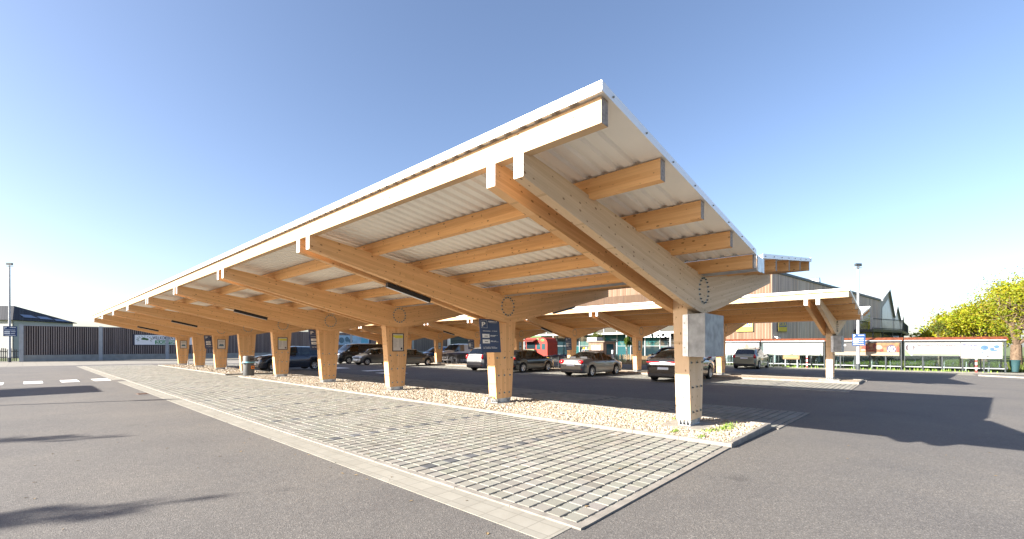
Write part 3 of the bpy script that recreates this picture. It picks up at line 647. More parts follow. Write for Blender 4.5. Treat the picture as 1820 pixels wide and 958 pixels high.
for (cx, cy, n, sp) in [(10.05, 3.30, 60, .16), (10.62, 3.12, 120, .26), (11.0, 3.2, 60, .12), (9.5, 3.85, 40, .10), (11.3, 4.5, 50, .12), (9.2, 3.2, 30, .06)]:
    for i in range(n):
        x = random.gauss(cx, sp); y = random.gauss(cy, sp*.35); h = random.uniform(.03, .09); a = random.uniform(0, 6.28); w = random.uniform(.008, .02); l = random.uniform(.02, .06)
        b.add([(x-w*math.sin(a), y+w*math.cos(a), .05), (x+w*math.sin(a), y-w*math.cos(a), .05), (x+l*math.cos(a), y+l*math.sin(a), .05+h)], [(0, 1, 2)])
tag(b.build("weeds", M['leafy']), "small green weeds in the gravel round the nearest column's concrete pad", "weeds", kind='stuff')

# litter bin
t = thing("litter_bin", "grey round litter bin with a pale blue bag edge beside the kerb", "bin", (9.62, 31.2, .0))
def lathe(b, c, prof, n=28):
    vs = []; m_ = len(prof)
    for i in range(n):
        a = 2*math.pi*i/n
        for r, z in prof: vs.append((c[0]+r*math.cos(a), c[1]+r*math.sin(a), c[2]+z))
    b.add(vs, [(i*m_+j, ((i+1) % n)*m_+j, ((i+1) % n)*m_+j+1, i*m_+j+1) for i in range(n) for j in range(m_-1)])
M['bingrey'] = plain("bin_grey", (.085, .09, .095), .5, .1, .1); M['bag'] = plain("blue_bag", (.20, .48, .60), .5, 0, .2, 12)
b = MB(); lathe(b, (9.62, 31.2, 0), [(0, .02), (.30, .02), (.31, .05), (.315, 1.22), (.30, 1.27), (.25, 1.29), (.23, 1.24), (0, 1.22)]); b.build("bin_body", M['bingrey'], t, True)
b = MB(); lathe(b, (9.62, 31.2, 0), [(.318, .84), (.345, .85), (.36, .88), (.345, .91), (.318, .92)]); b.ell((9.25, 31.1, .84), .05, .05, .05); b.build("bag_rim", M['bag'], t, True)
b = MB(); b.box(9.55, 9.80, 30.86, 30.89, 1.02, 1.14); b.build("slot", M['black'], t)
b = MB(); b.box(9.66, 9.84, 30.87, 30.9, .47, .66); st = b.build("sticker", M['orange'], t); b = MB(); b.cyl((9.75, 30.869, .565), (9.75, 30.863, .565), .05, n=16); b.build("sticker_print", M['black'], st)

# ---------------------------------------------------------------- cars
def interp(pts, t): return float(np.interp(t, [p[0] for p in pts], [p[1] for p in pts]))
def smoothprof(pts, ts, k=2):
    z = np.array([interp(pts, t) for t in ts])
    for _ in range(k): z[1:-1] = .25*z[:-2]+.5*z[1:-1]+.25*z[2:]
    return z
CARS = dict(
    sedan=dict(L=4.55, W=1.74, top=[(0, .62), (.012, .93), (.05, 1.02), (.19, 1.06), (.36, 1.39), (.44, 1.425), (.55, 1.40), (.74, .99), (.93, .83), (.985, .68), (1, .48)], belt=[(0, .86), (.2, .93), (.75, .89), (1, .68)],
               rear=(.19, .35), front=(.57, .735), side=(.22, .735), pil=[(.455, .475), (.30, .315)], wb=(.205, .80), doors=[(.26, .465), (.475, .70)]),
    hatch=dict(L=4.3, W=1.78, top=[(0, .62), (.01, .90), (.03, 1.02), (.12, 1.38), (.19, 1.46), (.45, 1.48), (.55, 1.44), (.75, 1.00), (.93, .86), (.985, .70), (1, .48)], belt=[(0, .95), (.15, .99), (.75, .92), (1, .70)],
               rear=(.035, .125), front=(.565, .745), side=(.10, .745), pil=[(.24, .26), (.445, .465)], wb=(.19, .80), doors=[(.26, .455), (.465, .70)]),
    mpv=dict(L=3.9, W=1.70, top=[(0, .6), (.01, .95), (.03, 1.05), (.10, 1.44), (.17, 1.53), (.48, 1.55), (.60, 1.48), (.82, 1.02), (.94, .86), (.985, .70), (1, .45)], belt=[(0, .98), (.2, 1.0), (.8, .93), (1, .7)],
             rear=(.035, .10), front=(.61, .815), side=(.10, .80), pil=[(.24, .26), (.45, .47)], wb=(.17, .83), doors=[(.26, .46), (.47, .74)]),
    suv=dict(L=4.45, W=1.85, top=[(0, .70), (.01, 1.02), (.03, 1.12), (.09, 1.53), (.14, 1.63), (.45, 1.66), (.56, 1.60), (.73, 1.12), (.92, 1.0), (.985, .86), (1, .55)], belt=[(0, 1.05), (.2, 1.07), (.75, 1.03), (1, .86)],
             rear=(.035, .10), front=(.57, .725), side=(.09, .73), pil=[(.24, .26), (.44, .46)], wb=(.19, .81), doors=[(.26, .45), (.46, .69)]),
    coupe=dict(L=4.7, W=1.88, top=[(0, .72), (.01, 1.0), (.03, 1.08), (.08, 1.13), (.28, 1.50), (.40, 1.585), (.50, 1.56), (.73, 1.09), (.92, .96), (.985, .80), (1, .52)], belt=[(0, 1.0), (.2, 1.04), (.75, 1.0), (1, .8)],
               rear=(.085, .27), front=(.535, .725), side=(.20, .73), pil=[(.43, .45)], wb=(.20, .81), doors=[(.25, .44), (.45, .69)]),
    van=dict(L=5.0, W=1.94, top=[(0, .7), (.006, 1.25), (.02, 1.86), (.06, 1.96), (.60, 1.97), (.70, 1.93), (.745, 1.84), (.875, 1.24), (.96, 1.08), (.99, .92), (1, .55)], belt=[(0, 1.22), (.8, 1.20), (1, 1.0)],
             rear=(.010, .019), front=(.735, .865), side=(.60, .87), pil=[(.60, .605)], wb=(.19, .80), doors=[(.34, .59), (.60, .79)]),
)
def car(label, typ, pt, x, y, rotz, cat="car", name="parked_car", group="cars parked under and beside the carports", roofbars=False, sidewin=True, scale=1.0, white_lines=False, taillight='small'):
    q = CARS[typ]; Ln = q['L']; W = q['W']/2
    z0 = zgf(x)+(.024 if 25 < x < 30.6 or 12 < x < 16.1 or 33.7 < x < 37.4 else .008)
    root = thing(name, label, cat, (x, y, z0), rotz, group); root.scale = (scale,)*3
    R_ = .325 if typ in ('suv', 'coupe', 'van') else .305; Ra = R_+.055; wx = [Ln*q['wb'][0], Ln*q['wb'][1]]; sill = .24 if q.get('clad') else .19
    ts = set(np.linspace(0, 1, 62)); ts |= {.004, .009, .015, .022, .99, .996}
    for c in wx:
        for a in np.linspace(-1, 1, 13): ts.add((c+a*Ra)/Ln)
    for k in ('rear', 'front', 'side'): ts |= set(q[k])
    for a, c in q['pil']+q['doors']: ts |= {a, c}
    ts = np.array(sorted(t for t in ts if 0 <= t <= 1)); keep = [0]
    for i in range(1, len(ts)):
        if ts[i]-ts[keep[-1]] > .0022 or i == len(ts)-1: keep.append(i)
    ts = ts[keep]; T = smoothprof(q['top'], ts, 1); Bl = np.array([interp(q['belt'], t) for t in ts])
    rings = []
    for t, zt, bl in zip(ts, T, Bl):
        xx = t*Ln; e = abs(2*t-1); w = W*(1-.10*e**5-.13*max(0, e-.93)/.07*1.0)
        zb = sill+.10*max(0, (e-.86)/.14)
        for c in wx:
            d = abs(xx-c)
            if d < Ra: zb = max(zb, R_+math.sqrt(Ra*Ra-d*d))
        bl = min(bl, zt-.045); zb = min(zb, bl-.12)
        g = min(1, max(0, (zt-bl-.05)/.33)); mid = zb+(bl-zb)*.45
        tum = .24 if typ != 'van' else .13
        wr = w*(.90-(tum-.06)*g) if typ != 'van' else w*(.93-.07*g)
        h6 = .03+.045*g
        rings.append([(0, zb), (w*.80, zb), (w*.955, zb+.015), (w*.995, mid), (w*.985, bl-.06), (w*.945, bl), (wr+.015*g, zt-h6), (wr*.82, zt-.012*g-.008), (0, zt+.012)])
    n = len(ts); K = 9
    def P(i, k, s): yv, zv = rings[i][k]; return (ts[i]*Ln-Ln/2, s*yv, zv)
    body = MB(); parts = {}
    def part(nm): return parts.setdefault(nm, MB())
    inr = lambda i, r: ts[i] >= r[0]-1e-6 and ts[i+1] <= r[1]+1e-6
    for i in range(n-1):
        gi = min(T[i]-Bl[i], T[i+1]-Bl[i+1])
        for k in range(K-1):
            for s in (1, -1):
                qd = [P(i, k, s), P(i+1, k, s), P(i+1, k+1, s), P(i, k+1, s)]
                if s > 0: qd = qd[::-1]
                tgt = body; lab = 'left' if s > 0 else 'right'
                if k == 5 and inr(i, q['side']) and gi > .10 and not any(inr(i, p) for p in q['pil']):
                    seg = sum(ts[i] >= p[0] for p in sorted(q['pil'])); tgt = part(('side_window', seg, lab))
                elif k in (6, 7) and inr(i, q['front']): tgt = part(('windscreen', 0, ''))
                elif k in (6, 7) and inr(i, q['rear']): tgt = part(('rear_window', 0, ''))
                elif k in (2, 3, 4) and any(inr(i, d) for d in q['doors']): tgt = part(('door', [inr(i, d) for d in q['doors']].index(True), lab))
                elif k in (0, 1): tgt = part(('underbody', 0, ''))
                elif k == 2 and q.get('clad') and not any(inr(i, d) for d in q['doors']) and rings[i][2][1] < .5: tgt = part(('bumper_cladding', 0, ''))
                tgt.add(qd, [(0, 1, 2, 3)])
    for i, fl in ((0, True), (n-1, False)):
        cp = [P(i, k, 1) for k in range(K)]+[P(i, k, -1) for k in range(K-2, 0, -1)]
        body.add(cp, [tuple(range(len(cp)))[::-1] if not fl else tuple(range(len(cp)))])
    def weld(b):                                           # shared vertices, for smooth shading
        ix = {}; nv = []; mp = []
        for v in b.v:
            k = (round(v[0], 5), round(v[1], 5), round(v[2], 5))
            if k not in ix: ix[k] = len(nv); nv.append(v)
            mp.append(ix[k])
        b.v = nv; fs = []; ms = []
        for f, m_ in zip(b.f, b.m):
            g = []
            for i in f:
                j = mp[i]
                if j not in g: g.append(j)
            if len(g) > 2: fs.append(tuple(g)); ms.append(m_)
        b.f = fs; b.m = ms; return b
    bo = weld(body).build("body", pt, root, True, True, 32)
    doors = []
    for (nm, idx, sd), b in parts.items():
        mat = {'side_window': M['carglass'], 'windscreen': M['carglass'], 'rear_window': M['carglass'], 'door': pt, 'underbody': M['trim'], 'bumper_cladding': M['trim']}[nm]
        o = weld(b).build(nm, mat, root, True, True, 32)
        if nm == 'door': doors.append((o, q['doors'][idx], 1 if sd == 'left' else -1))
    for o, d, s in doors:
        xx = (d[0]+.035)*Ln-Ln/2; b = MB(); b.box(xx, xx+.17, *sorted((s*W*.975, s*(W*.985+.028))), .82 if typ not in ('van', 'suv', 'coupe') else .95, .845 if typ not in ('van', 'suv', 'coupe') else .98); b.build("handle", pt if typ != 'sedan' else pt, o, local=True)
    b = MB(); b.box(-Ln/2+.35, Ln/2-.35, -W+.23, W-.23, .2, .78); b.build("inner_arches", M['black'], root, local=True)
    fx = (q['front'][1]-.05)*Ln-Ln/2
    if typ != 'van':
        for xs_ in (fx-1.05, fx-1.95):
            for s in (1, -1):
                b = MB(); b.hexa([(xs_-.25, s*.38-.25, .3), (xs_+.3, s*.38-.25, .3), (xs_+.3, s*.38+.25, .3), (xs_-.25, s*.38+.25, .3)], [(xs_-.25, s*.38-.25, .60), (xs_+.3, s*.38-.25, .62), (xs_+.3, s*.38+.25, .62), (xs_-.25, s*.38+.25, .60)])
                zt2 = min(1.12, T.max()-.30); b.hexa([(xs_-.30, s*.38-.24, .55), (xs_-.12, s*.38-.24, .55), (xs_-.12, s*.38+.24, .55), (xs_-.30, s*.38+.24, .55)], [(xs_-.42, s*.38-.22, zt2), (xs_-.32, s*.38-.22, zt2), (xs_-.32, s*.38+.22, zt2), (xs_-.42, s*.38+.22, zt2)]); (b.box(xs_-.43, xs_-.35, s*.38-.12, s*.38+.12, zt2+.03, zt2+.17) if xs_ > fx-1.5 else None)
                b.build("seat", M['seat'], root, local=True)
    b = MB(); b.box(fx-.55, fx-.02, -W*.82, W*.82, .45, min(.92, interp(q['belt'], .72)-.05)); b.build("dashboard", M['black'], root, local=True)
    for c in wx:
        for s in (1, -1):
            xx = c-Ln/2; b = MB(); ya, yb = s*(W-.215), s*(W-.012)
            prof = [(R_*.62, ya), (R_*.94, ya), (R_, ya+s*.03), (R_, yb-s*.03), (R_*.95, yb), (R_*.66, yb-s*.004), (R_*.64, yb-s*.03)]
            vs = []; m_ = len(prof); nn = 26
            for i in range(nn):
                a = 2*math.pi*i/nn
                for r, yy in prof: vs.append((xx+r*math.cos(a), yy, R_+r*math.sin(a)))
            b.add(vs, [(i*m_+j, ((i+1) % nn)*m_+j, ((i+1) % nn)*m_+j+1, i*m_+j+1) for i in range(nn) for j in range(m_-1)])
            o = b.build("wheel", M['rubber'], root, True, True, 40)
            b = MB(); b.cyl((xx, yb-s*.11, R_), (xx, yb-s*.10, R_), R_*.63, n=24); b.build("brake_disc", M['dark'], o, local=True)
            b = MB()
            for k in range(5):
                a = 2*math.pi*k/5+.3*s+c; d = Vector((math.cos(a), 0, math.sin(a))); tn = Vector((-math.sin(a), 0, math.cos(a))); c0 = Vector((xx, yb-s*.028, R_))
                b.hexa([c0+d*.04-tn*.045+Vector((0, -s*.02, 0)), c0+d*R_*.60-tn*.06+Vector((0, -s*.02, 0)), c0+d*R_*.60+tn*.06+Vector((0, -s*.02, 0)), c0+d*.04+tn*.045+Vector((0, -s*.02, 0))],
                       [c0+d*.04-tn*.03, c0+d*R_*.60-tn*.035, c0+d*R_*.60+tn*.035, c0+d*.04+tn*.03])
            b.cyl((xx, yb-s*.05, R_), (xx, yb-s*.02, R_), .055, n=12)
            vs = []; prf = [(R_*.57, yb-s*.05), (R_*.58, yb-s*.012), (R_*.655, yb-s*.006), (R_*.66, yb-s*.05)]
            for i in range(nn):
                a = 2*math.pi*i/nn
                for r, yy in prf: vs.append((xx+r*math.cos(a), yy, R_+r*math.sin(a)))
            b.add(vs, [(i*4+j, ((i+1) % nn)*4+j, ((i+1) % nn)*4+j+1, i*4+j+1) for i in range(nn) for j in range(3)])
            b.build("rim", M['alloy'], o, local=True)
    zt_ = interp(q['belt'], 0); hi = typ in ('suv', 'coupe', 'van')
    for s in (1, -1):
        b = MB(); zc = .70 if not hi else .83
        if typ == 'van': zc = .90
        b.ell((Ln/2-.16, s*W*.70, zc), .20, .155, .085 if not hi else .10, 14, 8); hl = b.build("headlight", M['lens'], root, True, True)
        if typ in ('mpv',): b = MB(); b.ell((Ln/2-.25, s*W*.845, zc), .12, .06, .06); b.build("indicator", M['orange'], hl, True, True)
        b = MB()
        if typ == 'van': b.box(-Ln/2-.012, -Ln/2+.09, *sorted((s*W*.83, s*W*.935)), .78, 1.2)
        elif typ == 'sedan':
            b.ell((-Ln/2+.09, s*W*.715, .83), .13, .185, .115, 14, 8)
        elif typ == 'coupe': b.ell((-Ln/2+.07, s*W*.55, .95), .10, .36, .035, 14, 8)
        elif typ == 'suv': b.ell((-Ln/2+.10, s*W*.80, .98), .11, .10, .17, 14, 8)
        else: b.ell((-Ln/2+.12, s*W*.755, .90), .17, .145, .10, 14, 8)
        b.build("tail_light", M['red'], root, True, True)
        b = MB(); mx = (q['front'][1]-.055)*Ln-Ln/2; mz = interp(q['belt'], .75)+.07
        b.ell((mx, s*(W+.085), mz), .085, .10, .075, 12, 8); b.box(mx-.03, mx+.03, *sorted((s*W*.92, s*(W+.03))), mz-.05, mz-.01); b.build("wing_mirror", pt if typ != 'van' else M['trim'], root, True, True)
        b = MB(); b.box(-Ln/2+.03, -Ln/2+.10, *sorted((s*W*.55, s*W*.82)), .40, .45); b.build("reflector", M['red'], root, local=True)
    zp = {'sedan': .66, 'hatch': .80, 'mpv': .80, 'suv': .86, 'coupe': .66, 'van': 1.05}[typ]
    b = MB(); b.box(-Ln/2-.018, -Ln/2+.03, -.26, .26, zp-.055, zp+.055); b.build("number_plate", M['signwhite'], root, local=True)
    b = MB(); b.box(Ln/2-.03, Ln/2+.014, -.26, .26, .42, .53); b.build("number_plate", M['signwhite'], root, local=True)
    b = MB(); b.box(Ln/2-.10, Ln/2-.004, -W*.55, W*.55, .58 if not hi else .66, .70 if not hi else .84); b.box(Ln/2-.12, Ln/2-.001, -W*.62, W*.62, .30, .40); b.build("grille", M['trim'], root, local=True)
    b = MB(); b.box(-Ln/2-.004, -Ln/2+.12, -W*.78, W*.78, .30, .42); b.build("rear_skirt", M['trim'], root, local=True)
    if roofbars:
        for s in (1, -1):
            b = MB(); zr = q['top'][4][1]
            b.tube([(-Ln*.35, s*W*.66, zr-.05), (-Ln*.30, s*W*.66, zr+.05), (Ln*.0, s*W*.66, zr+.07), (Ln*.06, s*W*.66, zr-.02)], .022, 8); b.build("roof_rail", M['trim'], root, local=True)
    return root
PNT = dict(black=paint("black_lacquer", (.012, .013, .015), .2, .25), navy=paint("dark_blue_lacquer", (.025, .035, .06), .4, .25), silver=paint("silver_lacquer", (.15, .145, .14), .45, .28), bronze=paint("grey_brown_lacquer", (.075, .066, .057), .4, .28),
           grey=paint("grey_lacquer", (.10, .096, .088), .4, .28), white=paint("white_lacquer", (.68, .68, .69), .0, .3), palesilver=paint("pale_silver_lacquer", (.17, .175, .18), .2, .3), green=paint("grey_green_lacquer", (.19, .20, .155), .3, .35), anthracite=paint("anthracite_lacquer", (.022, .022, .024), .3, .2), blue=paint("blue_lacquer", (.04, .10, .26), .4, .28))
CS = 1.21
def nose(x_nose, y_near, typ, d, sc=None):
    """place a car from the X of its nose and the Y of the flank nearest the camera; d=+1 nose towards +X"""
    q = CARS[typ]; sc = sc or CS; return dict(x=x_nose-d*q['L']/2*sc, y=y_near+q['W']/2*sc, rotz=0 if d > 0 else math.pi, scale=sc)
car("dark blue hatchback suv nosed in behind the fifth column of the front carport", 'suv', PNT['navy'], **nose(12.55, 38.2, 'suv', -1))
car("black panel van facing out beside the grey small car", 'van', PNT['black'], cat="van", name="panel_van", **nose(24.7, 49.4, 'van', -1))
car("small grey car with orange indicators, front end showing left of the third column", 'mpv', PNT['grey'], **nose(24.5, 44.2, 'mpv', -1))
car("grey brown hatchback with rear part right of the third column, nosed in", 'hatch', PNT['bronze'], **nose(30.4, 38.8, 'hatch', 1))
car("blue car whose roof shows above the grey brown hatchback", 'mpv', PNT['blue'], **nose(35.2, 46.6, 'mpv', -1, 1.3))
car("white panel van half hidden behind trolleys at the second carport", 'van', PNT['white'], cat="van", name="panel_van", **nose(34.7, 41.6, 'van', -1))
car("pale silver suv mostly hidden behind the second column with the parking sign", 'suv', PNT['palesilver'], **nose(30.45, 25.9, 'suv', 1))
car("black hatchback with red rear lamp just right of the second column", 'hatch', PNT['black'], **nose(30.6, 22.7, 'hatch', 1))
car("silver saloon with bright red rear lamps in the open between the columns", 'sedan', PNT['silver'], **nose(30.4, 16.2, 'sedan', 1))
car("anthracite coupe suv partly hidden behind the nearest column", 'coupe', PNT['anthracite'], **nose(30.3, 9.55, 'coupe', 1))
car("black suv facing the camera behind the anthracite coupe suv", 'suv', PNT['black'], **nose(34.55, 14.3, 'suv', -1, 1.24))
car("white car beyond the second carport, seen below the galvanised metal box", 'hatch', PNT['white'], **nose(49.6, 14.5, 'hatch', 1, 1.15))
car("grey green suv with roof rails parked facing the bicycle shelter", 'suv', PNT['green'], **nose(49.6, 10.55, 'suv', 1, 1.16), roofbars=True)

# ---------------------------------------------------------------- noise barrier, house and fence at the far left
M['slat'] = planks("barrier_slats", 'x', .205, [(.27, .225, .21), (.34, .29, .28), (.22, .185, .175)], .0)
M['slatback'] = plain("barrier_back", (.028, .02, .02), .9); M['board'] = planks("barrier_boards", 'x', .28, [(.15, .125, .12), (.20, .17, .165), (.17, .145, .14)], .05, (.03, .025, .025))
M['steelpost'] = plain("pale_grey_post", (.33, .35, .37), .6, 0, .08); M['plinth'] = plain("barrier_plinth", (.26, .27, .26), .85, 0, .15, 1.5)
BY = 80.5
t = thing("noise_barrier", "long dark slatted timber noise barrier with pale posts and concrete plinth", "fence", (32, BY, 0))
xs = [-.07+7.1*i for i in range(11)]
for i, x in enumerate(xs):
    b = MB(); b.box(x-.19, x+.19, BY-.2, BY+.2, 0, 4.52); b.build("post", M['steelpost'], t)
    if i == len(xs)-1: break
    x1 = xs[i+1]; b = MB(); b.box(x+.192, x1-.192, BY-.10, BY+.10, 0, .8); b.build("plinth", M['plinth'], t)
    b = MB(); b.box(x+.192, x1-.192, BY-.03, BY+.10, .803, 4.40); pn = b.build("panel", M['slatback'] if i < 5 else M['board'], t)
    if i < 5:
        b = MB(); y = x+.26
        while y < x1-.25: b.box(y, y+.085, BY-.11, BY-.031, .82, 4.38); y += .205
        b.build("slats", M['slat'], pn)
    b = MB(); b.box(x+.192, x1-.192, BY-.12, BY+.12, 4.403, 4.47); b.build("capping", M['steelpost'], t)
def fbox(name, x0, x1, z0, z1, y, m, parent, d=.003): b = MB(); b.box(x0, x1, y-d, y, z0, z1); return b.build(name, m, parent)
M['green'] = plain("banner_green", (.035, .22, .06), .6, 0, .12); M['leafgreen'] = plain("print_green", (.05, .12, .035), .6, 0, .3, 6); M['ink'] = plain("print_dark", (.03, .03, .05), .6)
yb = BY-.125
t = thing("welcome_banner", "white banner with a green motif hung on the slatted barrier, WILLKOMMEN IM", "banner", (14.5, yb, 2.1))
fbox("backing", 10.3, 18.6, 2.0, 3.56, yb, M['ink'], t, .02); fbox("cloth", 10.52, 18.4, 2.1, 3.47, yb-.021, M['bluepaper'] if False else M['signwhite'], t, .008)
b = MB(); b.text("WILLKOMMEN IM", (12.45, yb-.03, 2.84), (1, 0, 0), (0, 0, 1), .48, 2.85, .006); b.build("lettering", M['ink'], t)
fbox("green_field", 12.75, 16.2, 2.17, 2.74, yb-.03, M['green'], t)
b = MB(); b.text("ZUKUNFTSMARKT", (12.85, yb-.034, 2.24), (1, 0, 0), (0, 0, 1), .42, 3.2, .006); b.build("lettering", M['signwhite'], t)
b = MB(); b.ell((11.6, yb-.034, 2.90), .42, .004, .14); b.ell((11.5, yb-.034, 3.02), .2, .004, .1); b.ell((11.85, yb-.034, 2.8), .2, .004, .08); b.build("motif", M['leafgreen'], t)
b = MB()
for k in range(11):
    a = -.5+k*.41; c = Vector((11.6+.78*math.cos(a), yb-.032, 2.86+.45*math.sin(a))); d = Vector((math.cos(a), 0, math.sin(a)*.7))
    b.obox(c, d*.13, (0, .002, 0), Vector((-d.z, 0, d.x))*.035)
b.build("rays", M['leafgreen'], t)
t = thing("picture_banner", "pale blue printed banner hung on the dark barrier behind the black van", "banner", (42.5, yb, 2.1))
M['bannerblue'] = plain("banner_sky_print", (.26, .42, .56), .6, 0, .3, .6)
fbox("cloth", 38.6, 46.3, 2.15, 3.95, yb, M['bannerblue'], t, .01)
b = MB(); b.ell((40.6, yb-.012, 3.0), .55, .003, .55); b.ell((41.7, yb-.012, 3.2), .42, .003, .5); b.ell((42.4, yb-.012, 2.9), .5, .003, .35); b.build("blue_motif", M['bluepic'], t)
fbox("blue_corner", 44.6, 46.1, 2.5, 3.8, yb-.012, plain("print_cyan", (.10, .36, .52), .6), t); fbox("dark_edge", 46.32, 46.75, 2.1, 3.95, yb, M['ink'], t, .01)
# white rendered house with a dark hipped roof
M['render'] = plain("white_render", (.36, .36, .35), .9, 0, .06, 1); M['tile'] = planks("dark_roof_tiles", 'x', .3, [(.035, .038, .045), (.05, .053, .06)], .12, (.018, .02, .024), .3)
C0 = Vector((-1.0, 105, 0)); e1 = Vector((.716, .698, 0)); e2 = Vector((-.698, .716, 0))
t = thing("house", "white house with a dark hipped roof and solar panels behind the barrier's left end", "house", C0)
def hp(u, v, z): p = C0+e1*u+e2*v; return (p.x, p.y, z)
A_, B_ = 10.8, 13.0
b = MB(); b.hexa([hp(.4, .4, 0), hp(A_-.4, .4, 0), hp(A_-.4, B_-.4, 0), hp(.4, B_-.4, 0)], [hp(.4, .4, 5.98), hp(A_-.4, .4, 5.98), hp(A_-.4, B_-.4, 5.98), hp(.4, B_-.4, 5.98)]); wl = b.build("wall", M['render'], t)
for (u, z) in ((3, 3.6), (6.5, 3.6)): b = MB(); b.hexa([hp(u, .38, z), hp(u+1.1, .38, z), hp(u+1.1, .41, z), hp(u, .41, z)], [hp(u, .38, z+1.3), hp(u+1.1, .38, z+1.3), hp(u+1.1, .41, z+1.3), hp(u, .41, z+1.3)]); b.build("window", M['carglass'], wl)
b = MB(); b.box(-3.6, -2.6, 106.6, 106.7, 3.2, 3.3)
r1, r2 = hp(A_/2, A_/2, 8.7), hp(A_/2, B_-A_/2, 8.7); z = 6.06
b = MB(); b.add([hp(0, 0, z), hp(A_, 0, z), hp(A_, B_, z), hp(0, B_, z), r1, r2], [(0, 1, 4), (1, 2, 5, 4), (2, 3, 5), (3, 0, 4, 5)]); b.hexa([hp(.02, .02, 5.985), hp(A_-.02, .02, 5.985), hp(A_-.02, B_-.02, 5.985), hp(.02, B_-.02, 5.985)], [hp(.02, .02, 6.05), hp(A_-.02, .02, 6.05), hp(A_-.02, B_-.02, 6.05), hp(.02, B_-.02, 6.05)])
rf = b.build("roof", M['tile'], t)
def onroof(u, f): return hp(u, f*A_/2, z+f*(8.7-z)+.09)
M['solar'] = plain("solar_cells", (.05, .08, .15), .15, .3, .2, .8)
for (u0, u1, f0, f1) in [(2.6, 4.9, .16, .36), (4.95, 7.2, .12, .30), (7.2, 9.6, .05, .18)]:
    b = MB(); b.add([onroof(u0+ f0*0, f0), onroof(u1, f0), onroof(u1-.3, f1), onroof(u0+.3, f1)], [(0, 1, 2, 3)]); b.build("solar_panel", M['solar'], rf)
b = MB(); b.tube([hp(.3, .3, 5.9), hp(.38, .36, 5.2), hp(.38, .36, .3)], .06, 8); b.build("downpipe", M['anthr'], t)
M['picket'] = planks("grey_pickets", 'x', .14, [(.10, .095, .09), (.15, .14, .13)], .2, (.03, .03, .03))
t = thing("picket_fence", "weathered grey picket fence by the left lamp post", "fence", (-4, 82, 0))
b = MB(); x = -14.0
while x < -.35:
    h = 1.55+random.uniform(-.12, .2); b.box(x, x+.09, 81.9, 81.93, .05, h); x += .15
b.build("pickets", M['picket'], t)
b = MB()
for z in (.5, 1.2): b.box(-14, -.3, 81.94, 82.0, z, z+.09)
b.build("rails", M['picket'], t)
def lamp_post(x, y, h, label, zb=0, arm=(.6, -.5)):
    t = thing("street_lamp", label, "street lamp", (x, y, zb), 0, "tall slim lamp posts")
    b = MB(); b.cyl((x, y, zb+.0), (x, y, zb+.55), .155, .15, 14); b.build("base", M['dark'], t)
    b = MB(); b.cyl((x, y, zb+.55), (x, y, zb+h-.25), .13, .07, 14); b.build("pole", M['steelpost'], t, True)
    hd = MB()
    a = Vector((arm[0], arm[1], 0)).normalized(); s = Vector((-a.y, a.x, 0))
    c = Vector((x, y, zb+h-.1)); hd.obox(c, a*.28, s*.10, (0, 0, .12)); hd.build("lamp_head", M['dark'], t)
    b = MB(); b.obox(c-Vector((0, 0, .25)), a*.30, s*.12, (0, 0, .02)); b.build("bracket", M['steelpost'], t)
    for sg in (-1, 1): b = MB(); b.obox(c+a*sg*.14+Vector((0, 0, -.124)), a*.12, s*.08, (0, 0, .008)); b.build("lamp_glass", M['lens'], t)
lamp_post(-1.0, 79.2, 11.7, "tall slim lamp post in front of the barrier's left end")
lamp_post(49.75, 3.75, 9.4, "tall slim lamp post before the bicycle shelter, right of the second carport", -.2)
def pole_sign(x, y, z0, w, h, label, face, mat):
    """board on a lamp post: face = direction it looks towards"""
    n = Vector((*face, 0)).normalized(); rt = Vector((-n.y, n.x, 0)); c = Vector((x, y, 0))+n*.17
    t = thing("parking_sign", label, "parking sign", (c.x, c.y, z0), 0, "blue parking signs"); up = Vector((0, 0, 1))
    def bd(nm, u0, u1, v0, v1, m, off, d=.006): b = MB(); b.obox(c+rt*((u0+u1)/2-.5)*w+up*(z0+(v0+v1)/2*h)+n*off, rt*(u1-u0)*w/2, n*d, up*(v1-v0)*h/2); return b.build(nm, m, t)
    bd("board", 0, 1, 0, 1, mat, 0, .015)
    b = MB(); o = c+rt*(-.42)*w+up*(z0+.72*h)+n*.016; b.text("P", o, rt, up, h*.22, w*.16, .006); b.build("parking_letter", M['signwhite'], t)
    for (u0, u1, v0, v1, nm) in [(.06, .48, .40, .52, "white_field"), (.06, .48, .22, .34, "white_field"), (.45, .9, .86, .91, "text_line"), (.08, .86, .61, .65, "text_line"), (.54, .88, .44, .49, "text_line"), (.54, .84, .26, .31, "text_line"), (.08, .88, .08, .12, "text_line")]: bd(nm, u0, u1, v0, v1, M['signwhite'], .02, .003)
pole_sign(-1.0, 79.2, 3.05, 1.15, 1.2, "navy parking sign on the lamp post at the barrier's left end", (.35, -1), M['navy'])
pole_sign(49.75, 3.75, 1.95, .95, 1.02, "bright blue parking sign on the lamp post by the bicycle shelter", (-1, -.35), M['skyblue'])

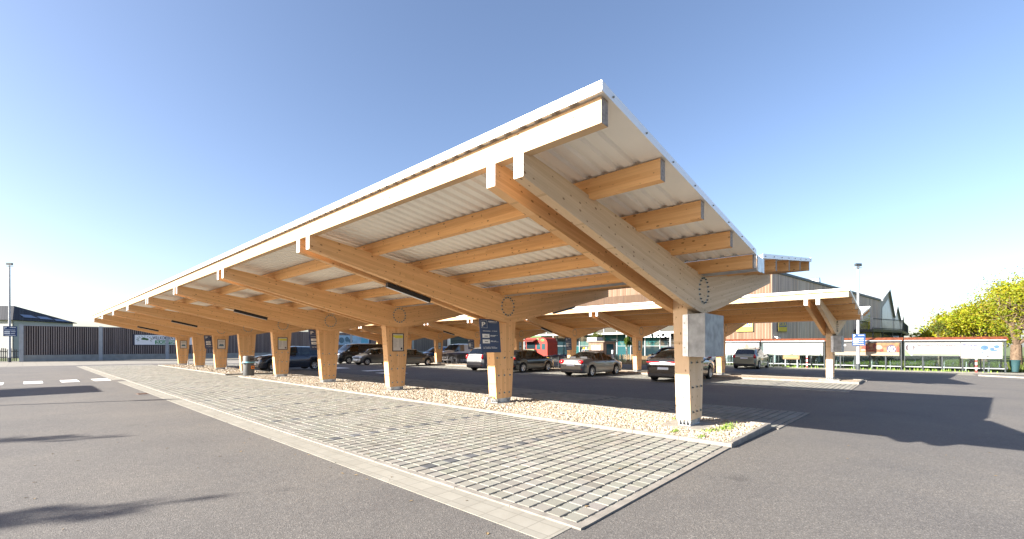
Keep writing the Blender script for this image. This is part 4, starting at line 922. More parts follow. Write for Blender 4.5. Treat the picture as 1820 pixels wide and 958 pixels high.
# ---------------------------------------------------------------- bicycle shelters with banners
M['bannercloth'] = plain('banner_cloth', (.29, .29, .285), .6, 0, .03)
M['sedum'] = plain("red_sedum_roof", (.15, .042, .018), .95, 0, .55, 5, .2, .8, 30); M['pane'] = glassy("clear_pane", (.8, .9, .9), alpha=.02)
SX0, SX1 = 51.2, 53.5
def shelter(y0, y1, label):
    t = thing("bicycle_shelter", label, "shelter", ((SX0+SX1)/2, (y0+y1)/2, -.19), 0, "glazed bicycle shelters in a row"); g = -.19
    n = 5; st = (y1-y0)/n
    for i in range(n+1):
        y = y0+st*i; w = .075 if i in (0, n) else .05
        for X in (SX0, SX1):
            b = MB(); b.box(X-w, X+w, max(y0, y-w), min(y1, y+w), g, 2.2); b.build("post", M['anthr'], t)
    for X in (SX0, SX1):
        b = MB(); b.box(X-.09, X+.09, y0, y1, 2.203, 2.36); b.build("eave_beam", M['anthr'], t)
        b = MB(); b.box(X-.03, X+.03, y0+.08, y1-.08, g+.30, g+.36); b.build("bottom_rail", M['steelpost'], t)
        for i in range(n):
            b = MB(); b.box(X-.006, X+.006, y0+st*i+.08, y0+st*(i+1)-.08, g+.37, 2.2); b.build("glass_pane", M['pane'], t)
    b = MB(); mx = (SX0+SX1)/2; b.xz([(SX0-.16, 2.37), (SX1+.16, 2.37), (SX1+.16, 2.42), (mx+.5, 2.66), (mx-.5, 2.66), (SX0-.16, 2.42)], y0-.08 if y0 > -5 else y0-.12, y1+.0)
    vs = b.v; rf = b.build("roof", M['sedum'], t)
    gt = MB(); gt.tube([(SX0-.20, y0, 2.37), (SX0-.20, y1, 2.37)], .05, 8); gt.build("gutter", M['galv'], t)
    for i in range(4):                                     # bicycle stands inside
        y = y0+.8+i*1.3; b = MB(); b.tube([(52.0, y, g), (52.0, y, .62), (52.12, y, .7), (52.75, y, .7), (52.85, y, .62), (52.85, y, g)], .022, 8); b.build("bicycle_stand", M['galv'], t)
for (a, c, lb) in [(-5.2, .72, "bicycle shelter at the right end, under the two white banners with lettering"), (.86, 6.24, "bicycle shelter behind the lamp post, with the orange food banner"), (6.36, 11.72, "bicycle shelter with the long plain white banner, right of the grey green suv"), (11.86, 17.6, "bicycle shelter farthest left, partly behind the grey green suv")]: shelter(a, c, lb)
BX = SX0-.10
def bfx(name, y0, y1, z0, z1, m, parent, off=0, d=.004): b = MB(); b.box(BX-off-d, BX-off, y0, y1, z0, z1); return b.build(name, m, parent)
def btext(parent, name, txt, yl, z, h, w, m, off=.014): b = MB(); b.text(txt, (BX-off, yl, z), (0, -1, 0), (0, 0, 1), h, w, .004); return b.build(name, m, parent)
def bell(parent, name, m, items, off=.014):
    b = MB()
    for (y, z, ry, rz) in items: b.ell((BX-off, y, z), .003, ry, rz, 20, 8)
    return b.build(name, m, parent)
M['purplegrey'] = plain("print_purple_grey", (.04, .028, .038), .6); M['palegreen'] = plain("print_pale_green", (.095, .15, .075), .6); M['bluetext'] = plain("print_blue", (.018, .028, .10), .6)
M['paleblue'] = plain("print_pale_blue", (.03, .085, .17), .6, 0, .3, 3); M['foodprint'] = plain("food_photo_print", (.17, .075, .028), .6, 0, .75, 3.2); M['cream'] = plain("print_cream", (.21, .175, .13), .6); M['violet'] = plain("print_violet", (.05, .035, .075), .6); M['redprint'] = plain("print_red", (.14, .02, .012), .6, 0, .6, 6); M['midgrey'] = plain("print_grey", (.05, .05, .053), .6, 0, .2, 2)
def banner(y0, y1, z0, z1, label, m=None): t = thing("advertising_banner", label, "banner", (BX, (y0+y1)/2, z0), 0, "banners on the bicycle shelters"); bfx("cloth", y0, y1, z0, z1, m or M['bannercloth'], t, 0, .010); return t
t = banner(-5.0, -2.73, .92, 2.19, "white banner reading Punkten und sparen with blue balls, rightmost on the shelter")
btext(t, "lettering", "*Punkten", -2.80, 1.86, .24, .90, M['bluetext']); btext(t, "lettering", "und sparen", -2.80, 1.55, .22, 1.05, M['bluetext'])
bell(t, "blue_motif", M['paleblue'], [(-4.05, 1.78, .22, .20), (-4.45, 1.68, .14, .10), (-4.7, 1.86, .16, .13), (-4.55, 1.56, .22, .06), (-3.95, 1.42, .05, .06)])
bell(t, "ground_print", plain("print_ice_blue", (.13, .17, .20), .6), [(-3.6, 1.08, .28, .13)]); bfx("blue_strip", -3.15, -2.84, 1.0, 1.07, M['bluetext'], t, .012); bfx("grey_mark", -4.28, -4.17, 1.02, 1.14, M['midgrey'], t, .012); bfx("grey_line", -4.85, -4.38, 1.05, 1.10, M['purplegrey'], t, .012)
t = banner(-2.70, .66, 1.08, 2.19, "white banner reading Baumdienst Witschewatsch with a green lower edge")
btext(t, "lettering", "Baumdienst  Witschewatsch", -.12, 1.88, .22, 2.48, M['purplegrey'])
b = MB(); b.yz([(.655, 1.085), (.655, 1.62), (.25, 1.085)], BX-.014, BX-.011); b.build("green_corner", M['palegreen'], t); bfx("green_strip", -2.65, .18, 1.14, 1.21, M['palegreen'], t, .012); bfx("grey_strip", -2.69, .26, 1.225, 1.255, M['midgrey'], t, .012); bfx("grey_strip", -2.69, .2, 1.09, 1.125, M['midgrey'], t, .012)
b = MB(); R0 = .28
cres = [(.42+R0*.75*math.cos(a), 1.76+R0*math.sin(a)) for a in np.linspace(1.9, 4.6, 12)]+[(.36+R0*.5*math.cos(a), 1.76+R0*math.sin(a)*.9) for a in np.linspace(4.4, 2.1, 12)]
cres = [(.42+.26*.8*math.cos(a), 1.76+.27*math.sin(a)) for a in np.linspace(-1.2, 1.2, 12)]+[(.36+.12*math.cos(a), 1.76+.25*math.sin(a)) for a in np.linspace(1.2, -1.2, 12)]
b.yz(cres, BX-.016, BX-.012); b.build("crescent_logo", M['purplegrey'], t); bell(t, "figure_logo", M['purplegrey'], [(.10, 1.88, .05, .08), (.13, 1.68, .035, .16), (.05, 1.8, .05, .05)])
tx = MB()
for i in range(3):
    for j in range(3): tx.box(BX-.014, BX-.012, -.55-j*.85-.5, -.55-j*.85, 1.70-i*.13, 1.72-i*.13)
tag(tx.build("small_print", plain("print_light_grey", (.15, .148, .148), .6), t), kind='stuff')
t = banner(1.02, 3.80, 1.05, 2.19, "orange food photo banner with the AD sign in an arch", M['foodprint'])
bfx("cream_strip", 1.03, 3.79, 1.06, 1.36, M['cream'], t, .012)
bell(t, "arch_sign", M['violet'], [(1.55, 1.62, .33, .40)], .016); bfx("cream_strip", 1.15, 1.95, 1.10, 1.355, M['cream'], t, .020)
btext(t, "lettering", "AD", 1.80, 1.42, .46, .50, M['signwhite'], .022)
bell(t, "food_motif", M['redprint'], [(3.3, 1.75, .3, .2), (2.7, 1.9, .12, .22), (2.9, 1.5, .35, .06), (1.12, 1.6, .08, .3), (2.2, 1.55, .12, .12)]); bell(t, "plate_motif", M['cream'], [(2.4, 1.8, .25, .2), (3.5, 1.55, .18, .1)], .016)
t = banner(3.95, 6.15, 1.05, 2.19, "grey banner with white lettering and a cream strip, left of the lamp post", M['midgrey'])
bfx("cream_strip", 3.96, 6.14, 1.06, 1.40, M['cream'], t, .012); bfx("text_line", 4.75, 5.6, 1.93, 2.03, M['signwhite'], t, .012); bfx("text_line", 5.3, 5.6, 1.65, 1.75, M['signwhite'], t, .012)
t = banner(6.5, 11.5, 1.0, 2.20, "long plain white banner with a small dark emblem and green grass edge")
b = MB()
for k in range(6): a = 2.6-k*.42; b.obox((BX-.013, 10.85-.2*math.cos(a)*1.0, 1.78+.16*math.sin(a)), (.003, 0, 0), (0, .035, 0), (0, 0, .05))
b.build("emblem", M['ink'], t); bell(t, "emblem_oval", plain("print_silver", (.17, .17, .17), .6), [(10.85, 1.62, .2, .05)])  # pale grey oval printed below the emblem
b = MB(); y = 6.52
while y < 11.4:
    w = random.uniform(.05, .2); b.box(BX-.014, BX-.011, y, y+w, 1.005, 1.03+random.random()**3*.16); y += w
b.build("grass_print", plain("print_grey_green", (.06, .085, .06), .6), t)
t = banner(11.95, 17.4, 1.02, 2.2, "white banner with a pale pink and grey figure, behind the grey green suv")
bell(t, "pink_motif", plain("print_pink", (.20, .11, .085), .6), [(13.1, 1.8, .18, .35), (13.35, 1.5, .2, .15)]); bell(t, "grey_motif", plain("print_haze_grey", (.12, .125, .13), .6), [(12.6, 1.75, .35, .32), (12.45, 1.5, .3, .14)])
t = thing("flower_notice", "small wooden notice board with a green and white panel by the shelter", "notice board", (50.6, 9.0, -.19))
for y in (8.5, 9.5): b = MB(); b.box(50.57, 50.63, y-.03, y+.03, -.19, 1.0); b.build("leg", M['steelpost'], t)
b = MB(); b.box(50.53, 50.56, 8.3, 9.7, .62, 1.0); bd = b.build("board", plain("ochre_board", (.2, .115, .045), .7), t); b = MB(); b.box(50.525, 50.529, 8.4, 9.6, .78, .96); b.build("panel", M['palegreen'], bd)
for i, y in enumerate((-3.55, 7.7)):
    t = thing("warning_post", ["red and white striped warning post under the Punkten banner", "red and white striped warning post under the plain white banner"][i], "bollard", (50.55, y, -.18), 0, "striped warning posts")
    for k in range(6): b = MB(); b.box(50.52, 50.58, y-.05, y+.05, -.18+k*.2, .02+k*.2); b.build("band", M['signwhite'] if k % 2 else plain("band_red", (.45, .03, .03), .5), t)
t = thing("waste_bin", "dark teal bin at the right end of the bicycle shelter", "bin", (52.0, -5.75, -.2)); b = MB(); lathe(b, (52.0, -5.75, -.2), [(0, .1), (.2, .1), (.32, .95), (.34, 1.0), (.3, 1.02), (0, 1.0)]); b.build("body", plain("teal_plastic", (.02, .06, .07), .5), t, True); b = MB(); b.cyl((52.0, -5.75, -.2), (52.0, -5.75, 0), .05); b.build("foot", M['dark'], t)
# bicycles in the shelters
def bicycle(x, y, label, rot, col):
    t = thing("bicycle", label, "bicycle", (x, y, -.18), rot, "bicycles in the shelters")
    for cx in (-.52, .52):
        b = MB()
        for i in range(24): a, c = 2*math.pi*i/24, 2*math.pi*(i+1)/24; b.cyl((cx+.33*math.cos(a), 0, .34+.33*math.sin(a)), (cx+.33*math.cos(c), 0, .34+.33*math.sin(c)), .018, n=6)
        for i in range(8): a = math.pi*i/8; b.cyl((cx+.32*math.cos(a), 0, .34+.32*math.sin(a)), (cx-.32*math.cos(a), 0, .34-.32*math.sin(a)), .003, n=4)
        b.build("wheel", M['rubber'], t, local=True)
    b = MB(); b.tube([(-.52, 0, .34), (-.12, 0, .32), (.36, 0, .78), (-.2, 0, .80), (-.12, 0, .32)], .018, 8); b.tube([(-.52, 0, .34), (-.2, 0, .80), (-.22, 0, .92)], .014, 8); b.tube([(.52, 0, .34), (.36, 0, .78), (.33, 0, .95)], .018, 8); b.build("frame", col, t, local=True)
    b = MB(); b.ell((-.23, 0, .95), .13, .07, .03); b.build("saddle", M['black'], t, True, True); b = MB(); b.tube([(.28, -.28, 1.0), (.35, -.1, 1.0), (.35, .1, 1.0), (.28, .28, 1.0)], .014, 8); b.build("handlebar", M['dark'], t, local=True)
bicycle(52.3, -1.35, "dark bicycle inside the right end shelter beneath the Baumdienst banner", .1, M['dark']); bicycle(52.3, 2.6, "grey bicycle inside the shelter beneath the food banner", -.1, M['steelpost']); bicycle(52.2, 7.2, "bicycle with pale frame inside the shelter below the plain white banner", .15, M['signwhite'])
# person whose lower half shows below the banner
def skin_person(loc, rotz, label):
    root = thing("person", label, "person", loc, rotz)
    J = [((0, 0, .95), .15, .11), ((0, 0, 1.12), .14, .10), ((0, 0, 1.36), .17, .11), ((0, 0, 1.50), .06, .06), ((.02, 0, 1.58), .085, .09), ((.02, 0, 1.70), .09, .10),
         ((0, .10, .90), .095, .10), ((.16, .12, .50), .065, .07), ((.05, .13, .09), .045, .05), ((.20, .14, .04), .04, .045),
         ((0, -.10, .90), .095, .10), ((-.04, -.12, .50), .065, .07), ((-.26, -.13, .11), .045, .05), ((-.13, -.14, .04), .04, .045),
         ((0, .20, 1.42), .06, .06), ((.02, .25, 1.16), .045, .045), ((.14, .24, .95), .035, .035), ((.20, .24, .86), .03, .045),
         ((0, -.20, 1.42), .06, .06), ((-.03, -.25, 1.16), .045, .045), ((.02, -.27, .93), .035, .035), ((.05, -.27, .84), .03, .045)]
    E = [(0, 1), (1, 2), (2, 3), (3, 4), (4, 5), (0, 6), (6, 7), (7, 8), (8, 9), (0, 10), (10, 11), (11, 12), (12, 13), (2, 14), (14, 15), (15, 16), (16, 17), (2, 18), (18, 19), (19, 20), (20, 21)]
    me = bpy.data.meshes.new("p"); me.from_pydata([j[0] for j in J], E, []); o = bpy.data.objects.new("p", me); COL.objects.link(o)
    md = o.modifiers.new("s", 'SKIN')
    for v, j in zip(me.skin_vertices[0].data, J): v.radius = (j[1], j[2])
    me.skin_vertices[0].data[0].use_root = True
    o.modifiers.new("u", 'SUBSURF').levels = 1; bpy.context.view_layer.update()
    m2 = bpy.data.meshes.new_from_object(o.evaluated_get(bpy.context.evaluated_depsgraph_get())); bpy.data.objects.remove(o)
    cl = [plain("trousers", (.012, .012, .014), .9), plain("pale_jacket", (.5, .49, .47), .9), plain("skin", (.42, .24, .16), .6), plain("shoes", (.03, .025, .02), .6)]
    for m_ in cl: m2.materials.append(m_)
    for p in m2.polygons:
        z = p.center.z; p.use_smooth = True
        p.material_index = 3 if z < .09 else 2 if (z > 1.50 or (abs(p.center.y) > .2 and z < .93 and abs(p.center.y) > .215)) else 1 if z > .93 else 0
    o = bpy.data.objects.new("body", m2); COL.objects.link(o); o.parent = root
    b = MB(); b.ell((-.005, 0, 1.72), .105, .10, .10, 14, 8); b.build("hair", plain("hair", (.05, .03, .02), .8), root, True, True)
skin_person((54.6, -3.6, -.19), R(60), "person in dark trousers and pale jacket walking behind the shelter under the right banner")

# ---------------------------------------------------------------- wooden hall with glass front
M['cladlit'] = planks("larch_boards", 'y', .16, [(.15, .095, .062), (.20, .14, .098), (.23, .17, .13)], .2, (.04, .02, .012)); M['cladgrey'] = planks("grey_boards", 'x', .22, [(.42, .35, .32), (.54, .45, .41), (.62, .53, .47), (.56, .42, .33)], .07, (.12, .10, .10), .7)  # darker brown boards for one wall, paler grey boards for the other
M['brownband'] = planks("brown_band", 'y', 3.2, [(.085, .055, .036), (.10, .065, .045)], .02); M['glassdark'] = glassy("facade_glass_dark", (.010, .022, .028), .05); M['glassteal'] = glassy("facade_glass_teal", (.015, .075, .08), .05); M['glassmid'] = glassy("facade_glass_mid", (.02, .07, .08), .05)
HX, HY0, HY1 = 58.9, 12.4, 54.0; P2 = Vector((85.5, 3.9)); P3 = Vector((148.0, 2.6))
t = thing("wooden_hall", "large timber-clad hall with sunlit boards, grey side and glass front behind the carports", "building", (75, 25, -.2))
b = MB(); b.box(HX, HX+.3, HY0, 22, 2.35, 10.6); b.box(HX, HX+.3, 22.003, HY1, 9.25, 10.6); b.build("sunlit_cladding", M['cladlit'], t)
b = MB(); b.box(HX-.05, HX+.28, 22.003, HY1, 7.7, 9.247); b.build("brown_band", M['brownband'], t)
d2 = (P2-Vector((HX, HY0))).normalized(); n2 = Vector((d2.y, -d2.x)); n2 = n2 if n2.y < 0 else -n2
def gp(s, off, z): p = Vector((HX, HY0))+d2*s+n2*off; return (p.x, p.y, z)
GL = (P2-Vector((HX, HY0))).length
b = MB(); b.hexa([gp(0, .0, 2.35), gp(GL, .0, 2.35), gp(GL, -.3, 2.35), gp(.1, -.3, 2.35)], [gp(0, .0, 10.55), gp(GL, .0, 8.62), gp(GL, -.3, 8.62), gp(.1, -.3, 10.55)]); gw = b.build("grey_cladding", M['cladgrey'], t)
b = MB(); b.hexa([gp(-.1, .12, 10.56), gp(GL+.1, .12, 8.63), gp(GL+.1, -.4, 8.63), gp(-.1, -.4, 10.56)], [gp(-.1, .12, 10.86), gp(GL+.1, .12, 8.90), gp(GL+.1, -.4, 8.90), gp(-.1, -.4, 10.86)]); b.build("parapet", M['dark'], t)
b = MB(); b.box(HX-.1, HX+.4, HY0+.2, HY1, 10.603, 10.8); b.build("parapet", M['steelpost'], t)
b = MB(); b.hexa([(HX+.1, HY0+.1, 10.5), (P2.x, P2.y+.3, 8.55), (150, HY1, 8.5), (HX+.1, HY1, 10.5)], [(HX+.1, HY0+.1, 10.58), (P2.x, P2.y+.3, 8.62), (150, HY1, 8.6), (HX+.1, HY1, 10.58)]); b.build("roof", M['dark'], t)
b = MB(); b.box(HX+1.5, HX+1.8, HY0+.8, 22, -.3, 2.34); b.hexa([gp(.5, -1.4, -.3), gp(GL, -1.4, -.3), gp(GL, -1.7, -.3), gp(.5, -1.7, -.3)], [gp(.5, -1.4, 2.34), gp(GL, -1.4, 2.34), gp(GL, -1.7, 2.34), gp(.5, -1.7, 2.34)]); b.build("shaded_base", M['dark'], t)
for k in range(6): b = MB(); p = gp(1+k*5, -.25, 0); b.cyl((p[0], p[1], -.3), (p[0], p[1], 2.34), .14); b.build("column", M['steelpost'], t)
for k in range(3): b = MB(); b.cyl((HX+.25, HY0+1+k*4, -.3), (HX+.25, HY0+1+k*4, 2.34), .14); b.build("column", M['steelpost'], t)
# glass front
GX = 60.6; gy = list(np.arange(22.2, HY1, 2.25)); lev = [(-.2, 1.9), (1.95, 3.6), (3.95, 5.6), (5.65, 7.65)]
for i, y in enumerate(gy[:-1]):
    for j, (z0, z1) in enumerate(lev):
        r = random.random(); m_ = M['glassdark'] if (y > 41.5 or r < .45) else M['glassteal'] if r > .72 or (j > 1 and r > .6) else M['glassmid']
        b = MB(); b.box(GX, GX+.02, y+.05, gy[i+1]-.05, z0, z1); b.build("glass_pane", m_, t)
b = MB()
for y in gy: b.box(GX-.12, GX+.06, y-.045, y+.045, -.2, 7.69)
for z in (1.90, 5.6): b.box(GX-.05, GX+.05, gy[0], gy[-1], z+.003, z+.047)
b.build("mullions", M['steelpost'], t)
b = MB(); b.box(GX-1.9, GX-.13, 22.2, HY1, 3.62, 3.92); b.build("canopy", M['bannercloth'], t)
b = MB(); b.box(GX+1.2, GX+1.3, 22, HY1, -.2, 7.6); b.build("interior_wall", M['anthr'], t)
for y in (24.5, 31, 44.2, 50.5): b = MB(); b.cyl((GX-1.75, y, -.2), (GX-1.75, y, 3.62), .10); b.build("canopy_column", M['steelpost'], t)
b = MB(); b.box(GX-1.6, GX-1.2, HY0+10, HY0+10.3, 3.92, 7.6); b.text("UNSER SOLAR", (GX-1.92, 29.5, 3.1), (0, -1, 0), (0, 0, 1), .48, 5.2, .05); b.build("facade_lettering", M['signwhite'], t)
b = MB()
for k in range(14): b.box(GX-.3, GX-.14, 23.0, 25.6, .0+k*.25, .12+k*.25)
b.build("louvre", M['anthr'], t)
M['gableglass'] = plain('gable_glass_blue', (.16, .21, .26), .35, 0, .3, .2)
M['gablegrey'] = planks('gable_boards', 'x', .5, [(.46, .42, .39), (.56, .51, .47)], .05, (.2, .18, .17))
# saw-tooth gables along the far flank
def fl(s, z, off=0): p = P2+(P3-P2)*s; return (p.x, p.y-off, z)
sx_ = lambda X: (X-P2.x)/(P3.x-P2.x)
for (xa, xp, xb, za, zp, zb_) in [(85.5, 101.8, 117, 8.6, 11.65, 7.6), (117, 124.9, 143, 7.6, 10.5, 7.4), (143, 148, 158, 7.4, 9.5, 7.0)]:
    A, Pk, B = sx_(xa), sx_(xp), sx_(xb); Pq = P2+(P3-P2)
    b = MB(); f = [fl(A, 2.3), fl(B, 2.3), fl(B, zb_), fl(Pk, zp), fl(A, za)]; n_ = len(f); bk = [(p[0], p[1]+.4, p[2]) for p in f]
    b.add(f+bk, [tuple(range(n_)), tuple(range(2*n_-1, n_-1, -1))]+[(i, (i+1) % n_, n_+(i+1) % n_, n_+i) for i in range(n_)]); b.build("gable_wall", M['gablegrey'], t)
    lerp = lambda p, q_, k: tuple(p[i]+(q_[i]-p[i])*k for i in range(3)); ctr = fl((A+B)/2*.5+Pk*.5, 5)
    g = [lerp(p, ctr, .22) for p in (fl(A, 4.3), fl(B, 4.3), fl(B, zb_), fl(Pk, zp), fl(A, za))]; g = [(p[0], p[1]-.05, p[2]) for p in g]
    b = MB(); b.add(g, [tuple(range(5))]); b.build("gable_glass", M['gableglass'], t)
    b = MB()
    for (p, q_) in ((fl(A, za), fl(Pk, zp)), (fl(Pk, zp), fl(B, zb_))):
        b.hexa([(p[0], p[1]-.35, p[2]), (q_[0], q_[1]-.35, q_[2]), (q_[0], q_[1]+18, q_[2]), (p[0], p[1]+18, p[2])], [(p[0], p[1]-.35, p[2]+.22), (q_[0], q_[1]-.35, q_[2]+.22), (q_[0], q_[1]+18, q_[2]+.22), (p[0], p[1]+18, p[2]+.22)])
    b.build("gable_roof", M['steelpost'], t)
b = MB(); b.hexa([gp(GL-7, .005, 4.3), gp(GL-3.2, .005, 4.3), gp(GL-3.2, .03, 4.3), gp(GL-7, .03, 4.3)], [gp(GL-7, .005, 7.2), gp(GL-3.2, .005, 7.2), gp(GL-3.2, .03, 7.2), gp(GL-7, .03, 7.2)]); b.build("balcony_door", M['glassdark'], t)
b = MB(); b.hexa([gp(GL-8, .01, 3.85), gp(GL+1.5, .01, 3.85), gp(GL+1.5, 2.2, 3.85), gp(GL-8, 2.2, 3.85)], [gp(GL-8, .01, 4.2), gp(GL+1.5, .01, 4.2), gp(GL+1.5, 2.2, 4.2), gp(GL-8, 2.2, 4.2)]); b.hexa([(P2.x+2, P2.y-2.5, 3.85), (112, P2.y-3.0, 3.85), (112, P2.y-.8, 3.85), (P2.x+2, P2.y-.05, 3.85)], [(P2.x+2, P2.y-2.5, 4.2), (112, P2.y-3.0, 4.2), (112, P2.y-.8, 4.2), (P2.x+2, P2.y-.05, 4.2)]); bal = b.build("balcony", M['anthr'], t)
b = MB()
for z in (4.35, 5.65): b.cyl(gp(GL-8, 2.15, z), gp(GL+1.5, 2.15, z), .045, n=6); b.cyl((P2.x+2, P2.y-2.45, z), (112, P2.y-2.9, z), .045, n=6)
for k in range(40): p = gp(GL-8+k*9.5/39, 2.15, 0); b.cyl((p[0], p[1], 4.2), (p[0], p[1], 5.65), .022, n=5)
for k in range(60): x = P2.x+2+k*(111-P2.x)/59; y = P2.y-2.45-.45*k/59; b.cyl((x, y, 4.2), (x, y, 5.65), .03, n=5)
b.build("railing", M['anthr'], bal)
b = MB()
for k in range(4): b = MB(); p = gp(GL-7.5+k*3, 2.0, 0); b.cyl((p[0], p[1], -.2), (p[0], p[1], 3.85), .10); b.build("balcony_support", M['anthr'], bal)
for k in range(4): b = MB(); b.cyl((P2.x+4+k*7, P2.y-2.2, -.2), (P2.x+4+k*7, P2.y-2.2, 3.85), .14); b.build("balcony_support", M['anthr'], bal)
tv = thing("roof_vent", "curved metal vent cowl on the timber hall's sloping roof edge", "vent", (71.5, 10.0, 9.6)); b = MB()
pr = [(70.3, 9.6), (70.3, 10.7)]+[(71.2+.9*math.cos(a), 10.5+.55*math.sin(a)) for a in np.linspace(2.9, -.2, 10)]+[(72.1, 9.6)]; b.xz(pr, 9.4, 11.2); b.build("cowl", M['galv'], tv)
b = MB(); b.cyl((72.12, 10.3, 10.3), (72.2, 10.3, 10.3), .4); b.build("grille", M['dark'], tv)
def shop_sign(o, rt, label):
    rt = Vector(rt).normalized(); up = Vector((0, 0, 1)); n = rt.cross(up); o = Vector(o); tt = thing("shop_sign", label, "shop sign", o, 0, "blue and yellow supermarket signs")
    M.setdefault('syellow', plain("sign_yellow", (.60, .45, .02), .5)); M.setdefault('sblue', plain("sign_deep_blue", (.02, .07, .28), .5))
    b = MB(); b.obox(o+n*.09, rt*.95, n*.08, up*.85); b.build("case", M['anthr'], tt); b = MB(); b.obox(o+n*.178, rt*.90, n*.006, up*.80); b.build("yellow_face", M['syellow'], tt)
    b = MB(); b.obox(o+n*.19+up*.1, rt*.82, n*.004, up*.36); b.build("blue_field", M['sblue'], tt); b = MB(); b.text("EDEKA", o+n*.196-rt*.74-up*.16, rt, up, .50, 1.48, .01); b.build("lettering", M['syellow'], tt)
p = gp(1.9, .0, 4.45); shop_sign(p, (d2.x, d2.y, 0), "blue and yellow EDEKA sign on the hall's grey boards"); shop_sign((HX, 15.3, 4.5), (0, -1, 0), "blue and yellow EDEKA sign on the hall's sunlit boards")
tt = thing("security_camera", "small white security camera low on the hall's grey boards", "camera", gp(.6, .0, 2.9)); p = Vector(gp(.7, .35, 2.85)); b = MB(); b.obox(p, (.28, -.1, -.05), (.03, .09, 0), (0, 0, .09)); b.build("body", M['white'], tt); b = MB(); b.cyl(gp(.4, 0, 3.0), gp(.5, .3, 2.95), .04); b.build("bracket", M['white'], tt)

# ---------------------------------------------------------------- stalls and small things in front of the hall
M['kiosklit'] = planks("kiosk_boards_lit", 'y', .12, [(.2, .13, .09), (.24, .165, .115)], .08); M['kioskshade'] = planks("kiosk_boards_shaded", 'x', .12, [(.36, .21, .14), (.44, .27, .18)], .08)  # same boards twice: sunlit face toned darker, shaded sides lighter, to offset the sun
t = thing("wooden_kiosk", "small wooden kiosk with a flat roof behind the silver saloon", "kiosk", (46.5, 27.6, -.2))
b = MB(); b.box(45.1, 47.9, 26.63, 28.6, -.2, 2.35); b.build("walls", M['kioskshade'], t); b = MB(); b.box(45.0, 45.09, 26.63, 28.6, -.2, 2.35); b.build("front_boarding", M['kiosklit'], t)
b = MB(); b.box(44.85, 48.1, 26.4, 28.8, 2.353, 2.50); b.build("roof", plain("kiosk_roof", (.2, .14, .1), .7), t)
b = MB(); b.box(45.7, 47.3, 26.60, 26.627, .9, 2.15); b.build("window", M['glassmid'], t); b = MB(); b.box(44.975, 44.997, 27.0, 28.2, 1.45, 2.0); b.build("white_board", M['white'], t)
b = MB(); b.box(45.6, 47.0, 27.9, 29.2, 2.503, 2.95); b.build("roof_unit", M['steelpost'], t)
t = thing("charging_post", "slim pale charging post in front of the wooden kiosk", "charging post", (45.9, 25.9, -.2)); b = MB(); b.box(45.75, 46.05, 25.8, 26.0, -.2, 1.45); b.build("housing", M['steelpost'], t); b = MB(); b.box(45.8, 46.0, 25.79, 25.799, .9, 1.3); b.build("display", M['black'], t)
M['stake'] = plain("chestnut_stakes", (.22, .15, .08), .85, 0, .25, 4)
t = thing("stake_fence", "low pale fence of split wooden stakes before the glass front", "fence", (47.5, 23.5, -.2)); b = MB(); y = 20.2
while y < 26.3: b.cyl((47+random.uniform(-.02, .02), y, -.2), (47+random.uniform(-.04, .04), y+random.uniform(-.03, .03), .88+random.uniform(-.1, .12)), .045, .035, 6); y += .105
b.build("stakes", M['stake'], t); b = MB()
for z in (.15, .6): b.tube([(47.06, 20.2, z), (47.06, 26.3, z)], .012, 5)
b.build("wires", M['galv'], t)
t = thing("food_stall", "bright red rounded food stall wagon with green trim behind the black hatchback", "stall", (51.5, 40.4, -.2)); M['stallred'] = plain("stall_red", (.24, .012, .004), .7, 0, .2, 2); M['stallgreen'] = plain("stall_green", (.04, .13, .02), .5, 0, .3, 3)
pr = [(38.6, .3), (42.6, .3), (42.6, 3.15), (39.7, 3.15)]+[(39.55-.95*math.sin(a)*1.0, 2.2+.95*math.cos(a)) for a in np.linspace(.05, 1.5, 8)]
b = MB(); b.yz(pr, 50.0, 52.4); b.build("body", M['stallred'], t)
b = MB(); b.yz([(39.6, 3.153), (42.7, 3.153), (42.7, 3.32), (39.7, 3.32)], 49.9, 52.5); b.build("roof_trim", M['stallgreen'], t)
b = MB(); b.obox((49.55, 41.6, 2.75), (.5, 0, .16), (0, 1.15, 0), (0, 0, .03)); b.build("awning", M['redprint'], t); b = MB(); b.box(49.97, 49.998, 40.8, 42.45, 1.5, 2.45); b.build("serving_hatch", M['glassdark'], t); b = MB(); b.box(49.6, 49.998, 40.7, 42.5, .55, 1.44); b.build("counter", M['palegreen'], t)
for (y, z, r) in [(40.2, 1.9, .32), (39.3, 1.85, .28)]: b = MB(); b.box(49.97, 49.998, y-r, y+r, z-.45, z+.4); b.build("window", M['glassmid'], t)
b = MB(); b.ell((49.99, 39.5, 2.75), .01, .35, .2); b.ell((49.99, 40.4, 2.9), .01, .25, .12); b.build("painted_leaf", M['stallgreen'], t)
b = MB(); b.box(50.2, 50.3, 41.8, 42.0, 3.32, 3.95); b.build("green_sign", M['stallgreen'], t)
for y in (39.6, 41.6): b = MB(); b.cyl((50.1, y, .15), (50.35, y, .15), .34, n=20); b.build("wheel", M['rubber'], t)
t = thing("flower_rack", "display rack of colourful plants left of the wooden kiosk", "rack", (49.5, 31, -.2)); cols_ = [(.5, .4, .03), (.4, .06, .06), (.14, .3, .05), (.5, .5, .48)]
b = MB()
for z in (.4, .9, 1.4): b.box(49.3, 49.9, 29.6, 32.4, z, z+.05)
for y in (29.65, 32.35):
    for x in (49.33, 49.87): b.box(x-.03, x+.03, y-.03, y+.03, -.2, 1.39)
b.build("shelves", M['steelpost'], t)
